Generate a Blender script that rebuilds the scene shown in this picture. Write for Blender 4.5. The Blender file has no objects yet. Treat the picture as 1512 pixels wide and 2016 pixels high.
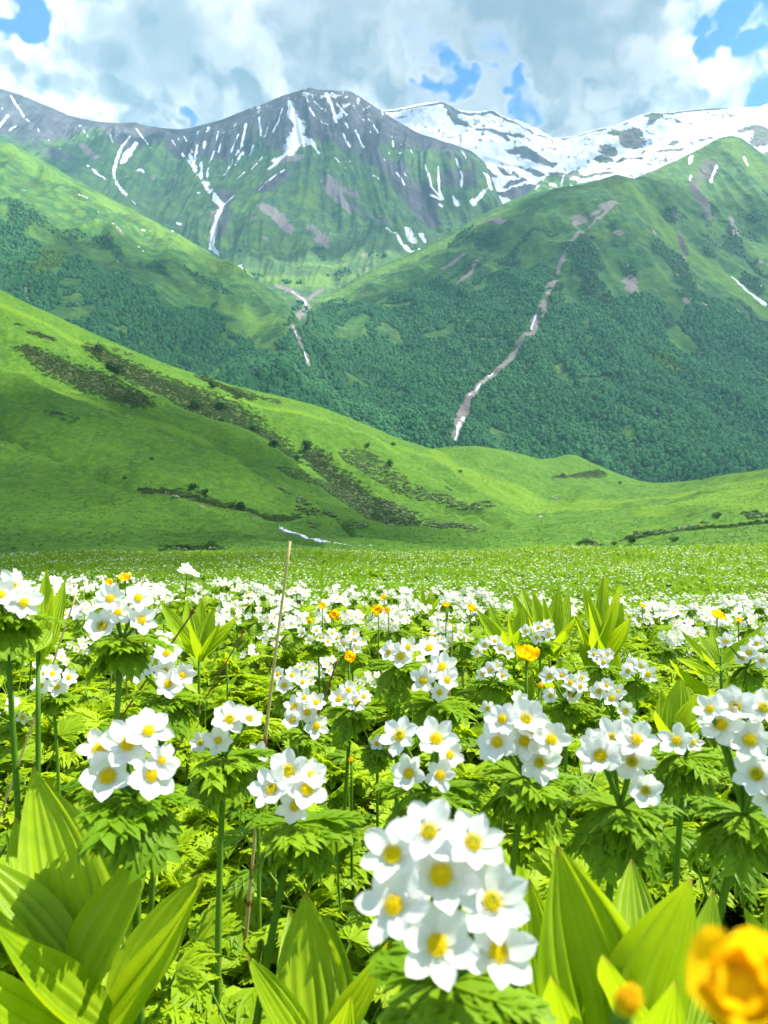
import bpy, bmesh, math, random
import numpy as np
from mathutils import Vector, Matrix, Quaternion

# ------------------------------------------------------------------ camera, sky, sun, exposure
SC = bpy.context.scene
COL = SC.collection
F = 1484.0                      # focal length in pixels of the 1512 x 2016 photograph
CX, CY = 756.0, 1008.0

cam_d = bpy.data.cameras.new("camera")
cam = bpy.data.objects.new("camera", cam_d)
COL.objects.link(cam)
cam.location = (0, 0, 0)
cam.rotation_euler = (math.radians(90), 0, 0)
cam_d.sensor_fit = 'HORIZONTAL'
cam_d.sensor_width = 36.0
cam_d.lens = 36.0 * F / 1512.0
cam_d.clip_start = 0.01
cam_d.clip_end = 20000
cam_d.dof.use_dof = True
cam_d.dof.focus_distance = 1.7
cam_d.dof.aperture_fstop = cam_d.lens / 1.7
SC.camera = cam

SUN_EL, SUN_AZ = math.radians(60), math.radians(76)     # azimuth from +Y (ahead) to +X (right)
SUN_DIR = Vector((math.cos(SUN_EL) * math.sin(SUN_AZ), math.cos(SUN_EL) * math.cos(SUN_AZ), math.sin(SUN_EL)))
sun_d = bpy.data.lights.new("sun", 'SUN')
sun_d.energy = 4.8
sun_d.angle = math.radians(0.53)
sun_d.color = (1.0, 0.955, 0.88)
sun = bpy.data.objects.new("sun", sun_d)
COL.objects.link(sun)
sun.location = (300, 300, 900)
sun.rotation_euler = SUN_DIR.to_track_quat('Z', 'Y').to_euler()

SC.view_settings.view_transform = 'Standard'
SC.view_settings.look = 'None'
SC.view_settings.exposure = 1.58
SC.view_settings.gamma = 1.0
SC.view_settings.use_curve_mapping = False

SC.render.engine = 'CYCLES'
cy = SC.cycles
cy.max_bounces = 6
cy.adaptive_threshold = 0.02
cy.diffuse_bounces = 4
cy.glossy_bounces = 2
cy.transmission_bounces = 3
cy.transparent_max_bounces = 8
cy.volume_bounces = 0
cy.use_denoising = True
cy.sample_clamp_indirect = 6.0
cy.caustics_reflective = False
cy.caustics_refractive = False


# ---- node helpers
class NT:
    def __init__(self, tree):
        self.t = tree
        self.n = tree.nodes
        self.l = tree.links

    def new(self, typ, **kw):
        nd = self.n.new(typ)
        for k, v in kw.items():
            setattr(nd, k, v)
        return nd

    def put(self, sock, v):
        if isinstance(v, bpy.types.NodeSocket):
            self.l.new(v, sock)
        elif v is not None:
            sock.default_value = v

    def math(self, op, a, b=None, c=None, clamp=False):
        nd = self.new('ShaderNodeMath', operation=op)
        nd.use_clamp = clamp
        self.put(nd.inputs[0], a)
        if b is not None: self.put(nd.inputs[1], b)
        if c is not None: self.put(nd.inputs[2], c)
        return nd.outputs[0]

    def vmath(self, op, a, b=None, scale=None):
        nd = self.new('ShaderNodeVectorMath', operation=op)
        self.put(nd.inputs[0], a)
        if b is not None: self.put(nd.inputs[1], b)
        if scale is not None: self.put(nd.inputs['Scale'], scale)
        return nd.outputs['Value'] if op in ('DOT_PRODUCT', 'LENGTH', 'DISTANCE') else nd.outputs[0]

    def noise(self, vec, scale, detail=4.0, rough=0.5, dist=0.0, lac=2.0):
        nd = self.new('ShaderNodeTexNoise')
        if vec is not None: self.put(nd.inputs['Vector'], vec)
        nd.inputs['Scale'].default_value = scale
        nd.inputs['Detail'].default_value = detail
        nd.inputs['Roughness'].default_value = rough
        nd.inputs['Distortion'].default_value = dist
        nd.inputs['Lacunarity'].default_value = lac
        return nd.outputs[0]

    def ramp(self, fac, a, b, lo=0.0, hi=1.0):          # smoothstep map a..b -> lo..hi
        nd = self.new('ShaderNodeMapRange', interpolation_type='SMOOTHSTEP')
        self.put(nd.inputs[0], fac)
        self.put(nd.inputs[1], a); self.put(nd.inputs[2], b)
        self.put(nd.inputs[3], lo); self.put(nd.inputs[4], hi)
        return nd.outputs[0]

    def mix(self, fac, a, b, blend='MIX'):
        nd = self.new('ShaderNodeMix', data_type='RGBA', blend_type=blend)
        self.put(nd.inputs[0], fac)
        self.put(nd.inputs[6], a if not isinstance(a, tuple) else (*a, 1.0)[:4])
        self.put(nd.inputs[7], b if not isinstance(b, tuple) else (*b, 1.0)[:4])
        return nd.outputs[2]

    def attr(self, name):
        nd = self.new('ShaderNodeAttribute', attribute_name=name)
        return nd.outputs['Fac']


# ---- world: clear blue sky behind broken cumulus
world = bpy.data.worlds.new("World")
SC.world = world
world.use_nodes = True
wt = NT(world.node_tree)
wt.n.clear()
world.cycles.sampling_method = 'MANUAL'
world.cycles.sample_map_resolution = 256


def pixdir(px, py):
    v = Vector(((px - CX) / F, 1.0, (CY - py) / F))
    return v.normalized()


def cloud_group():
    """how much cloud lies in a direction: heaped billows of several sizes"""
    g = bpy.data.node_groups.new("cloud_density", 'ShaderNodeTree')
    g.interface.new_socket("Vector", in_out='INPUT', socket_type='NodeSocketVector')
    g.interface.new_socket("Value", in_out='OUTPUT', socket_type='NodeSocketFloat')
    t = NT(g)
    gi = t.new('NodeGroupInput'); go = t.new('NodeGroupOutput')
    vv = gi.outputs[0]
    big = t.noise(vv, 6.5, 1.0, 0.5)
    mid = t.noise(vv, 14.0, 6.0, 0.56)
    vo = t.new('ShaderNodeTexVoronoi', feature='F1')
    t.put(vo.inputs['Vector'], vv)
    vo.inputs['Scale'].default_value = 19.0
    vo.inputs['Detail'].default_value = 1.0
    vo.inputs['Roughness'].default_value = 0.5
    d = t.math('MULTIPLY_ADD', t.math('SUBTRACT', mid, 0.5), 0.85, big)
    d = t.math('MULTIPLY_ADD', t.math('SUBTRACT', 0.45, vo.outputs['Distance']), 0.26, d)
    t.l.new(d, go.inputs[0])
    return g


cg = cloud_group()
tc = wt.new('ShaderNodeTexCoord')
dirv = tc.outputs['Generated']
wn = wt.new('ShaderNodeTexNoise')
wt.put(wn.inputs['Vector'], dirv)
wn.inputs['Scale'].default_value = 15.0; wn.inputs['Detail'].default_value = 3.0; wn.inputs['Roughness'].default_value = 0.6
warp = wt.vmath('SUBTRACT', wn.outputs['Color'], (0.5, 0.5, 0.5))
dirw = wt.vmath('ADD', dirv, wt.vmath('SCALE', warp, scale=0.15))
dirc = wt.vmath('ADD', dirv, wt.vmath('SCALE', warp, scale=0.06))


def density(vec):
    nd = wt.new('ShaderNodeGroup'); nd.node_tree = cg
    wt.put(nd.inputs[0], vec)
    return nd.outputs[0]


def lobe(px, py, rad_px, amp):
    d = wt.vmath('DISTANCE', dirw, tuple(pixdir(px, py)))
    r = rad_px / F * (0.85 if amp > 0 else 0.58)
    return wt.ramp(d, r * 0.15, r * 1.5, amp, 0.0)


d0 = density(dirc)
d1 = density(wt.vmath('ADD', dirc, (0.012, -0.004, 0.026)))
bias = 0.10
# open blue gaps in the cloud, each a direction in the sky
for (px, py, r, a) in [(60, 40, 62, -.58), (120, 60, 30, -.25), (865, 145, 62, -.58), (935, 128, 34, -.35), (400, 236, 50, -.50), (190, 215, 40, -.40),
                       (1045, 212, 60, -.50), (1000, 185, 32, -.35), (1405, 100, 50, -.58), (1480, 122, 50, -.58), (1425, 12, 44, -.55),
                       (1000, 40, 330, .22), (560, 60, 260, .18), (250, 120, 220, .18), (1250, 150, 170, .18), (690, 190, 130, .18), (60, 170, 110, .16), (1150, 230, 90, .12), (1480, 190, 60, .2), (1500, 50, 60, .15)]:
    bias = wt.math('ADD', bias, lobe(px, py, r, a))
sep = wt.new('ShaderNodeSeparateXYZ'); wt.put(sep.inputs[0], dirv)
# cloud fields thin out overhead, where one looks up between the clouds
over = wt.ramp(sep.outputs[2], 0.60, 0.95, 0.0, -0.26)
dd = wt.math('ADD', wt.math('ADD', d0, bias), over)
mask = wt.ramp(dd, 0.28, 0.66)
lit = wt.ramp(wt.math('SUBTRACT', d0, d1), -0.17, 0.13)
# thin cloud is bright, the heaped middle is greyer; broad grey undersides of the big cloud over the valley
thick = wt.ramp(d0, 0.40, 0.85, 0.0, 0.30)
base = wt.math('MULTIPLY', lobe(1000, 5, 360, 1.0), 0.97)
base = wt.math('MAXIMUM', base, lobe(660, -10, 190, 0.85))
base = wt.math('MAXIMUM', base, lobe(330, 30, 170, 0.85))
base = wt.math('MAXIMUM', base, lobe(450, 140, 130, 0.6))
base = wt.math('MAXIMUM', base, lobe(1200, 180, 60, 0.3))
lit2 = wt.math('MULTIPLY', wt.math('SUBTRACT', lit, thick, None, True), wt.math('SUBTRACT', 1.0, base))
lit2 = wt.math('ADD', lit2, wt.ramp(dd, 0.80, 0.50, 0.0, 0.30), None, True)
ccol = wt.mix(lit2, (0.20, 0.265, 0.32), (1.0, 0.99, 0.98))
sky = wt.new('ShaderNodeTexSky')
sky.sky_type = 'NISHITA'
sky.sun_disc = False
sky.sun_elevation = SUN_EL
sky.sun_rotation = SUN_AZ
sky.altitude = 2100
sky.air_density = 1.0
sky.dust_density = 0.1
sky.ozone_density = 2.0
SKY_S = 0.075
bg = wt.new('ShaderNodeBackground')
CLOUD_GAIN = 0.54
cl = wt.vmath('SCALE', ccol, scale=CLOUD_GAIN / SKY_S)
blue = wt.mix(1.0, sky.outputs[0], (0.36, 0.88, 1.22), 'MULTIPLY')
wt.put(bg.inputs[0], wt.mix(mask, blue, cl))
bg.inputs[1].default_value = SKY_S
wo = wt.new('ShaderNodeOutputWorld')
wt.l.new(bg.outputs[0], wo.inputs[0])


# ------------------------------------------------------------------ helpers
def P(px, py, d):
    return Vector(((px - CX) / F * d, d, (CY - py) / F * d))


def link(name, mesh, parent=None, mat=None, kind=None, label=None, cat=None, group=None):
    o = bpy.data.objects.new(name, mesh)
    COL.objects.link(o)
    if mat is not None and mesh is not None and not mesh.materials:
        mesh.materials.append(mat)
    if parent is not None:
        o.parent = parent
    if kind: o['kind'] = kind
    if label: o['label'] = label
    if cat: o['category'] = cat
    if group: o['group'] = group
    return o


def mesh_from(name, verts, faces, smooth=True):
    me = bpy.data.meshes.new(name)
    verts = np.asarray(verts, dtype=np.float32)
    if isinstance(faces, np.ndarray):
        nf, k = faces.shape
        me.vertices.add(len(verts))
        me.vertices.foreach_set('co', verts.ravel())
        me.loops.add(nf * k)
        me.loops.foreach_set('vertex_index', faces.astype(np.int32).ravel())
        me.polygons.add(nf)
        me.polygons.foreach_set('loop_start', np.arange(0, nf * k, k, dtype=np.int32))
        me.update(calc_edges=True)
    else:
        me.from_pydata([tuple(v) for v in verts], [], faces)
    if smooth:
        me.polygons.foreach_set('use_smooth', np.ones(len(me.polygons), dtype=bool))
    me.update()
    return me


def set_attr(me, name, vals):
    a = me.attributes.new(name, 'FLOAT', 'POINT')
    a.data.foreach_set('value', np.asarray(vals, dtype=np.float32).ravel())


def _hash(ix, iy, seed):
    h = (ix * 374761393 + iy * 668265263 + seed * 1442695041) & 0xffffffff
    h = ((h ^ (h >> 13)) * 1274126177) & 0xffffffff
    return (h ^ (h >> 16)) & 0xffff


def perlin(x, y, seed=0):
    x = np.asarray(x, float); y = np.asarray(y, float)
    ix = np.floor(x).astype(np.int64); iy = np.floor(y).astype(np.int64)
    fx = x - ix; fy = y - iy
    u = fx * fx * fx * (fx * (fx * 6 - 15) + 10); v = fy * fy * fy * (fy * (fy * 6 - 15) + 10)

    def g(a, b):
        ang = _hash(ix + a, iy + b, seed) * (2 * math.pi / 65536.0)
        return np.cos(ang) * (fx - a) + np.sin(ang) * (fy - b)
    n0 = g(0, 0) * (1 - u) + g(1, 0) * u
    n1 = g(0, 1) * (1 - u) + g(1, 1) * u
    return (n0 * (1 - v) + n1 * v) * 1.5


def fbm(x, y, octv=5, seed=0, gain=0.5):
    s = 0; a = 1.0; f = 1.0
    for i in range(octv):
        s = s + a * perlin(x * f, y * f, seed + i * 17)
        a *= gain; f *= 2.03
    return s


def ridged(x, y, octv=4, seed=0, gain=0.5):
    s = 0; a = 1.0; f = 1.0
    for i in range(octv):
        s = s + a * (1 - 2 * np.abs(perlin(x * f, y * f, seed + i * 31)))
        a *= gain; f *= 2.03
    return s


def tps_fit(pts, lam=1e-4):
    pts = np.array(pts, float)
    c = pts[:, :2].mean(0); s = pts[:, :2].std()
    q = (pts[:, :2] - c) / s
    n = len(q)
    r2 = ((q[:, None] - q[None]) ** 2).sum(-1)
    K = 0.5 * r2 * np.log(r2 + 1e-12)
    A = np.zeros((n + 3, n + 3))
    A[:n, :n] = K + lam * np.eye(n)
    A[:n, n] = 1; A[:n, n + 1:] = q
    A[n, :n] = 1; A[n + 1:, :n] = q.T
    w = np.linalg.solve(A, np.concatenate([pts[:, 2], np.zeros(3)]))
    return q, w, c, s


def tps_eval(m, X, Y):
    q, w, c, s = m
    x = (X - c[0]) / s; y = (Y - c[1]) / s
    z = w[-3] + w[-2] * x + w[-1] * y
    for i in range(len(q)):
        r2 = (x - q[i, 0]) ** 2 + (y - q[i, 1]) ** 2
        z = z + w[i] * 0.5 * r2 * np.log(r2 + 1e-12)
    return z


def dist_poly(V, poly):
    """distance in metres of points V (n,3) to a polyline (m,4: x, y, z, half width) divided by the local half width"""
    best = np.full(len(V), 1e9)
    for a, b in zip(poly[:-1], poly[1:]):
        ab = b[:3] - a[:3]
        L = (ab ** 2).sum() + 1e-9
        t = np.clip(((V - a[:3]) @ ab) / L, 0, 1)
        d = np.sqrt(((V - (a[:3] + t[:, None] * ab)) ** 2).sum(1))
        w = a[3] + t * (b[3] - a[3])
        best = np.minimum(best, d / w)
    return best


class Terrain:
    """A hillside from its crest line down to its foot: control points give the height, relief() adds spurs and gullies."""
    def __init__(self, crest, face, front, px0, px1, nt, ny, back=0.7, relief=None, nback=10, backlen=250, lam=1e-4):
        crest = sorted(crest)
        cpx = np.array([c[0] for c in crest], float)
        cz = np.array([(CY - c[1]) / F * c[2] for c in crest]); cd = np.array([c[2] for c in crest], float)
        ctl = [tuple(P(*c)) for c in crest] + [tuple(P(*c)) for c in face]
        m = tps_fit(ctl, lam)
        pxs = np.linspace(px0, px1, nt)
        t = (pxs - CX) / F
        # smooth monotone-ish interpolation of the crest
        def interp(v):
            a = np.interp(pxs, cpx, v)
            return a
        yc = interp(cd); pyc = interp(np.array([c[1] for c in crest], float))
        k = max(1, int(nt * 0.012))
        ker = np.ones(2 * k + 1) / (2 * k + 1)
        yc = np.convolve(np.pad(yc, k, mode='edge'), ker, 'valid')
        k2 = max(1, int(nt * 0.006)); ker = np.ones(2 * k2 + 1) / (2 * k2 + 1)
        pyc = np.convolve(np.pad(pyc, k2, mode='edge'), ker, 'valid')
        zc = (CY - pyc) / F * yc
        fr = np.interp(pxs, [f[0] for f in front], [f[1] for f in front])
        v = np.linspace(0, 1, ny)[:, None]
        Y = fr[None] + (yc - fr)[None] * v
        X = t[None] * Y
        Z = tps_eval(m, X, Y)
        # meet the crest exactly
        Zc = Z[-1]
        blend = np.clip((v - 0.55) / 0.45, 0, 1) ** 2
        Z = Z + (zc - Zc)[None] * blend
        self.v = np.repeat(v, nt, 1)
        fade = np.clip((1 - self.v) * 9, 0.06, 1)
        if relief is not None:
            Z = Z + relief(X, Y, Z, fade)
        bk = np.linspace(0, 1, nback + 1)[1:, None]
        Yb = yc[None] + bk * backlen
        Xb = t[None] * Yb
        Zb = Z[-1][None] - back * bk * backlen
        X = np.concatenate([X, Xb]); Y = np.concatenate([Y, Yb]); Z = np.concatenate([Z, Zb])
        self.nt, self.n = nt, X.shape[0]
        self.X, self.Y, self.Z = X, Y, Z
        self.V = np.stack([X.ravel(), Y.ravel(), Z.ravel()], 1)
        self.px = CX + F * self.V[:, 0] / self.V[:, 1]
        self.py = CY - F * self.V[:, 2] / self.V[:, 1]
        self.front_n = ny * nt
        idx = np.arange(self.n * nt).reshape(self.n, nt)
        self.faces = np.stack([idx[:-1, :-1].ravel(), idx[:-1, 1:].ravel(), idx[1:, 1:].ravel(), idx[1:, :-1].ravel()], 1)

    def locate(self, px, py):
        n = self.front_n
        e = (self.px[:n] - px) ** 2 + (self.py[:n] - py) ** 2
        k = int(np.argmin(e))
        return self.V[k]

    def stroke(self, pts):
        out = []
        for (px, py, w) in pts:
            p = self.locate(px, py)
            out.append((p[0], p[1], p[2], max(w, 0.8) * p[1] / F))
        if len(out) == 1:
            out.append((out[0][0] + .1, *out[0][1:]))
        return np.array(out)

    def strokes(self, lst, soft=1.0):
        """0.5 at the edge of each stroke, 1 in its middle"""
        m = np.zeros(len(self.V))
        for s in lst:
            poly = self.stroke(s)
            lo = poly[:, :3].min(0) - 6 * poly[:, 3].max(); hi = poly[:, :3].max(0) + 6 * poly[:, 3].max()
            sel = np.nonzero(((self.V > lo) & (self.V < hi)).all(1))[0]
            if len(sel) == 0: continue
            d = dist_poly(self.V[sel], poly)
            m[sel] = np.maximum(m[sel], np.clip(1 - 0.5 * d, 0, 1))
        return m

    def build(self, name, mat, attrs=None, **kw):
        me = mesh_from(name, self.V, self.faces)
        for k, a in (attrs or {}).items():
            set_attr(me, k, a)
        self.me = me
        return link(name, me, mat=mat, kind='structure', **kw)

    def slope(self):
        gy = np.gradient(self.Z, axis=0) / (np.gradient(self.Y, axis=0) + 1e-6)
        return gy.ravel()


def in_poly(px, py, poly):
    inside = np.zeros(len(px), bool)
    n = len(poly)
    for i in range(n):
        x1, y1 = poly[i]; x2, y2 = poly[(i + 1) % n]
        c = ((y1 > py) != (y2 > py)) & (px < (x2 - x1) * (py - y1) / (y2 - y1 + 1e-9) + x1)
        inside ^= c
    return inside


def new_mat(name):
    m = bpy.data.materials.new(name)
    m.use_nodes = True
    t = NT(m.node_tree)
    t.n.clear()
    out = t.new('ShaderNodeOutputMaterial')
    return m, t, out


def terrain_mat(name, grass_a, grass_b, grass_c, sc, rock=(0.115, 0.11, 0.115), scree=(0.30, 0.265, 0.235), bump=1.0, dry=(0.13, 0.10, 0.045)):
    """grass of three tones, with rock, scree, snow, bare stems and forest floor where the masks on the mesh say so"""
    m, t, out = new_mat(name)
    geo = t.new('ShaderNodeNewGeometry')
    pos = geo.outputs['Position']
    n1 = t.noise(pos, 0.011 * sc, 6, 0.55)
    n2 = t.noise(pos, 0.06 * sc, 6, 0.6)
    n3 = t.noise(pos, 0.45 * sc, 5, 0.65)
    g = t.mix(t.ramp(n1, 0.38, 0.62), grass_a, grass_b)
    g = t.mix(t.ramp(n2, 0.42, 0.66, 0, 0.75), g, grass_c)
    g = t.mix(t.ramp(n3, 0.35, 0.75, 0.0, 0.5), g, t.mix(0.5, g, (0.01, 0.03, 0.008)))
    # softer streaks that run down the slope
    mp = t.new('ShaderNodeMapping'); t.put(mp.inputs[0], pos); mp.inputs['Scale'].default_value = (1, 0.22, 0.3)
    n4 = t.noise(mp.outputs[0], 0.035 * sc, 6, 0.62)
    rk = t.mix(t.ramp(n2, 0.3, 0.7), rock, tuple(c * 1.7 for c in rock))
    rk = t.mix(t.ramp(n4, 0.4, 0.65), rk, tuple(c * 0.62 for c in rock))
    sr = t.mix(t.ramp(n4, 0.35, 0.65), scree, tuple(c * 0.72 for c in scree))

    def m_of(attr, k=0.7, a=0.44, b=0.56, n=None):
        return t.ramp(t.math('MULTIPLY_ADD', t.math('SUBTRACT', n if n is not None else n2, 0.5), k, t.attr(attr)), a, b)
    lush = m_of('lush', 0.6, 0.3, 0.7)  # mask mixes rich turf with sunlit patches painted as brighter grass
    g = t.mix(t.math('MULTIPLY', lush, 0.85), g, grass_c)
    heath = m_of('heath', 1.3, 0.36, 0.70, n3)
    g = t.mix(heath, g, t.mix(t.ramp(n3, 0.4, 0.6), dry, (0.030, 0.075, 0.012)))
    g = t.mix(m_of('forest', 0.5, 0.35, 0.6), g, (0.018, 0.05, 0.018))
    c = t.mix(m_of('rock', 0.9, 0.40, 0.60, n4), g, rk)
    c = t.mix(m_of('scree', 1.7, 0.42, 0.62), c, sr)
    mp2 = t.new('ShaderNodeMapping'); t.put(mp2.inputs[0], pos); mp2.inputs['Scale'].default_value = (1, 0.35, 0.35)
    ns = t.noise(mp2.outputs[0], 0.085 * sc, 8, 0.72)
    sn = m_of('snow', 1.9, 0.46, 0.58, ns)
    snowc = t.mix(t.ramp(n2, 0.3, 0.8, 0, 0.35), (0.74, 0.76, 0.79), (0.55, 0.55, 0.56))
    c = t.mix(sn, c, snowc)
    bs = t.new('ShaderNodeBsdfPrincipled')
    t.put(bs.inputs['Base Color'], c)
    bs.inputs['Roughness'].default_value = 0.9
    bs.inputs['Specular IOR Level'].default_value = 0.15
    bp = t.new('ShaderNodeBump')
    bp.inputs['Strength'].default_value = 0.7 * bump
    bp.inputs['Distance'].default_value = 5.0 / sc
    hh = t.math('ADD', t.math('MULTIPLY', n2, 1.3), t.math('ADD', t.math('MULTIPLY', n4, 1.2), t.math('MULTIPLY', n3, 0.35)))
    t.put(bp.inputs['Height'], t.mix(sn, hh, (0.9, 0.9, 0.9)))
    t.l.new(bp.outputs[0], bs.inputs['Normal'])
    t.l.new(bs.outputs[0], out.inputs[0])
    return m

# ------------------------------------------------------------------ the mountains
def masks(T, **kw):
    d = {k: np.zeros(len(T.V)) for k in ('snow', 'rock', 'scree', 'forest', 'lush', 'heath')}
    d.update(kw)
    return d


MAT_FAR = terrain_mat("far_mountain_ground", (0.040, 0.110, 0.045), (0.062, 0.135, 0.042), (0.125, 0.225, 0.035), 0.55,
                      rock=(0.075, 0.074, 0.085), scree=(0.25, 0.215, 0.20))
MAT_MID = terrain_mat("mountain_ground", (0.030, 0.112, 0.034), (0.055, 0.150, 0.034), (0.130, 0.245, 0.032), 1.0,
                      rock=(0.13, 0.12, 0.11), scree=(0.30, 0.25, 0.215))


# --- far range with snow gullies
def relief_back(X, Y, Z, fade):
    w = 60 * perlin(X / 420, Y / 420, 5)
    g = ridged((X + w) / 150, (Y + Z * 0.4) / 900, 4, 11, 0.55) * 24
    g += ridged((X + 0.5 * w) / 48, (Y + Z * .4) / 420, 3, 12, 0.5) * 6
    return (g + 18 * fbm(X / 260, Y / 260, 4, 3)) * np.clip(fade, 0.10, 1) * np.clip((Y - 1350) / 450, 0.06, 1)


TB = Terrain(
    crest=[(-200, 140, 2700), (0, 174, 2700), (60, 195, 2690), (130, 226, 2650), (190, 240, 2620), (240, 245, 2600), (262, 241, 2590), (300, 250, 2600),
           (345, 258, 2600), (390, 250, 2600), (430, 240, 2600), (520, 204, 2550), (560, 190, 2530), (608, 174, 2500), (650, 178, 2510), (690, 180, 2550), (720, 200, 2550),
           (760, 226, 2520), (820, 262, 2450), (880, 281, 2400), (930, 300, 2350), (958, 325, 2300), (985, 400, 2200), (1040, 470, 2000), (1120, 520, 1900)],
    face=[(0, 300, 2350), (-150, 320, 2300), (0, 430, 2000), (200, 330, 2330), (215, 400, 2150), (330, 330, 2330), (330, 430, 2020), (430, 395, 2080), (430, 490, 1850), (470, 330, 2300),
          (520, 420, 1960), (560, 300, 2260), (545, 500, 1780), (600, 420, 1960), (640, 500, 1780), (700, 300, 2260), (720, 430, 1960), (780, 400, 2070), (800, 490, 1880),
          (850, 330, 2270), (880, 430, 2080), (920, 380, 2180), (930, 470, 1950), (600, 545, 1640), (500, 530, 1700), (700, 535, 1700), (800, 530, 1700), (600, 590, 1400), (480, 640, 1300), (750, 620, 1400),
          (600, 650, 1150), (605, 730, 950), (610, 800, 800), (560, 780, 800), (680, 790, 800), (300, 640, 1300), (900, 620, 1400)],
    front=[(-200, 1500), (300, 1300), (520, 780), (700, 780), (900, 1300), (1120, 1500)], px0=-160, px1=1080, nt=680, ny=270, relief=relief_back)

snow_b = TB.strokes([[(q[0], q[1], q[2] * (.72 if q[2] <= 5 else .92)) for q in st] for st in [
    [(20, 188, 3), (45, 225, 4), (75, 258, 2)], [(4, 212, 2), (10, 235, 3)], [(0, 250, 3), (16, 228, 4)], [(18, 256, 2), (32, 247, 3)],
    [(158, 247, 3), (172, 268, 2)], [(95, 275, 2), (120, 293, 2)], [(218, 265, 2.5), (221, 280, 2)], [(270, 253, 3), (282, 272, 3), (297, 292, 2.5)],
    [(230, 265, 2), (240, 290, 2.5)], [(257, 268, 2), (240, 290, 3), (228, 315, 3.5), (223, 345, 4.5), (230, 362, 4), (250, 385, 5), (266, 402, 3.5)],
    [(270, 280, 5), (252, 300, 9), (240, 322, 5)], [(172, 325, 3), (188, 340, 5), (206, 352, 3)], [(270, 335, 6), (282, 338, 5)], [(352, 440, 7)], [(390, 380, 6)], [(382, 350, 4)],
    [(378, 322, 5), (395, 345, 7), (415, 375, 7), (432, 400, 8), (438, 412, 8), (427, 430, 7), (421, 455, 6), (417, 485, 7), (432, 503, 4)],
    [(337, 276, 2.5), (360, 305, 4), (385, 335, 5)], [(352, 272, 2.5), (372, 300, 4), (385, 328, 5)], [(362, 268, 2), (378, 300, 3)], [(392, 258, 4), (388, 290, 4), (383, 318, 4)],
    [(412, 250, 4.5), (403, 285, 4), (395, 320, 4), (397, 345, 4)], [(430, 258, 2), (420, 300, 3), (408, 340, 4), (410, 365, 4)], [(441, 260, 2), (430, 300, 2.5)],
    [(465, 243, 2.5), (455, 262, 2.5)], [(484, 243, 4), (476, 285, 4), (458, 318, 3.5), (440, 345, 3)], [(470, 265, 2.5), (455, 300, 3)], [(510, 232, 3.5), (514, 268, 3.5)],
    [(526, 250, 2), (522, 268, 2.5)], [(497, 287, 4), (492, 306, 3.5)], [(556, 214, 3), (548, 238, 2.5), (538, 258, 2.5)], [(515, 310, 2.5), (495, 332, 2.5)], [(460, 385, 3.5), (440, 405, 5)],
    [(480, 300, 4), (462, 325, 3), (445, 345, 2.5)], [(468, 350, 2), (480, 340, 3)], [(560, 335, 3), (535, 350, 3), (510, 373, 2.5)],
    [(568, 198, 4), (575, 222, 9), (590, 248, 15), (585, 275, 19), (565, 300, 15), (540, 318, 7)], [(598, 270, 10), (615, 283, 7), (630, 302, 4)],
    [(545, 320, 5), (528, 332, 3)], [(605, 195, 2.5), (610, 215, 3.5), (618, 228, 3)], [(620, 200, 3), (632, 213, 2.5)], [(641, 184, 5), (652, 205, 5), (662, 240, 4), (690, 290, 3.5)],
    [(664, 204, 3), (681, 226, 3)], [(682, 190, 3)], [(697, 207, 3), (714, 235, 3), (730, 260, 2.5)], [(725, 235, 3), (745, 262, 2.5)], [(632, 240, 4), (645, 246, 4)], [(668, 228, 6), (685, 250, 3)],
    [(700, 255, 3), (716, 290, 4)], [(660, 310, 3), (680, 330, 2.5)], [(690, 318, 3)], [(645, 335, 3)], [(735, 345, 3), (745, 352, 2)],
    [(757, 315, 3.5), (780, 340, 3), (795, 363, 4.5)], [(765, 300, 2), (800, 345, 2.5), (850, 385, 4.5), (868, 392, 4)], [(845, 342, 3), (850, 368, 4), (868, 390, 4)], [(862, 330, 2), (865, 372, 4), (872, 392, 4)],
    [(868, 404, 6)], [(897, 312, 3), (910, 345, 3), (908, 367, 4)], [(892, 385, 3), (902, 403, 6)], [(790, 285, 3), (812, 300, 4)], [(838, 325, 2), (842, 345, 2)], [(908, 295, 2), (918, 312, 2)],
    [(788, 300, 5)], [(771, 270, 2), (775, 290, 3)],
    [(960, 345, 8), (965, 370, 7), (945, 385, 6), (930, 400, 8)], [(763, 448, 4.5), (788, 470, 8), (805, 490, 10), (826, 491, 4)], [(802, 450, 7), (812, 478, 9)], [(830, 460, 6), (837, 478, 4.5)],
    [(862, 480, 2), (864, 470, 2)], [(470, 525, 8), (478, 530, 4)], [(692, 452, 3)],
    [(575, 575, 2.2), (600, 590, 2.6), (604, 604, 2.4)]]])
elev = TB.V[:, 2]
nz = fbm(TB.V[:, 0] / 150, TB.V[:, 1] / 150, 5, 21)
spk = np.clip((elev - 1000) / 350, 0, 1) * np.clip(0.36 + 0.16 * fbm(TB.V[:, 0] / 34, (TB.V[:, 1] + TB.V[:, 2]) / 130, 4, 8), 0, 0.47)
spk *= (TB.px > 480) * 1.0
rock_b = np.clip((elev - 960 - 160 * perlin(TB.V[:, 0] / 330, TB.V[:, 1] / 330, 9)) / 300, 0, 0.75) + 0.18 * nz
rock_b = np.maximum(rock_b, TB.strokes([[(760, 330, 60), (820, 400, 60), (850, 440, 30)], [(690, 400, 14), (760, 440, 12)], [(560, 340, 25), (520, 370, 20)], [(440, 380, 30), (430, 460, 16)], [(370, 300, 40), (470, 300, 50)], [(900, 350, 40)]]) * 0.8)
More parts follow.
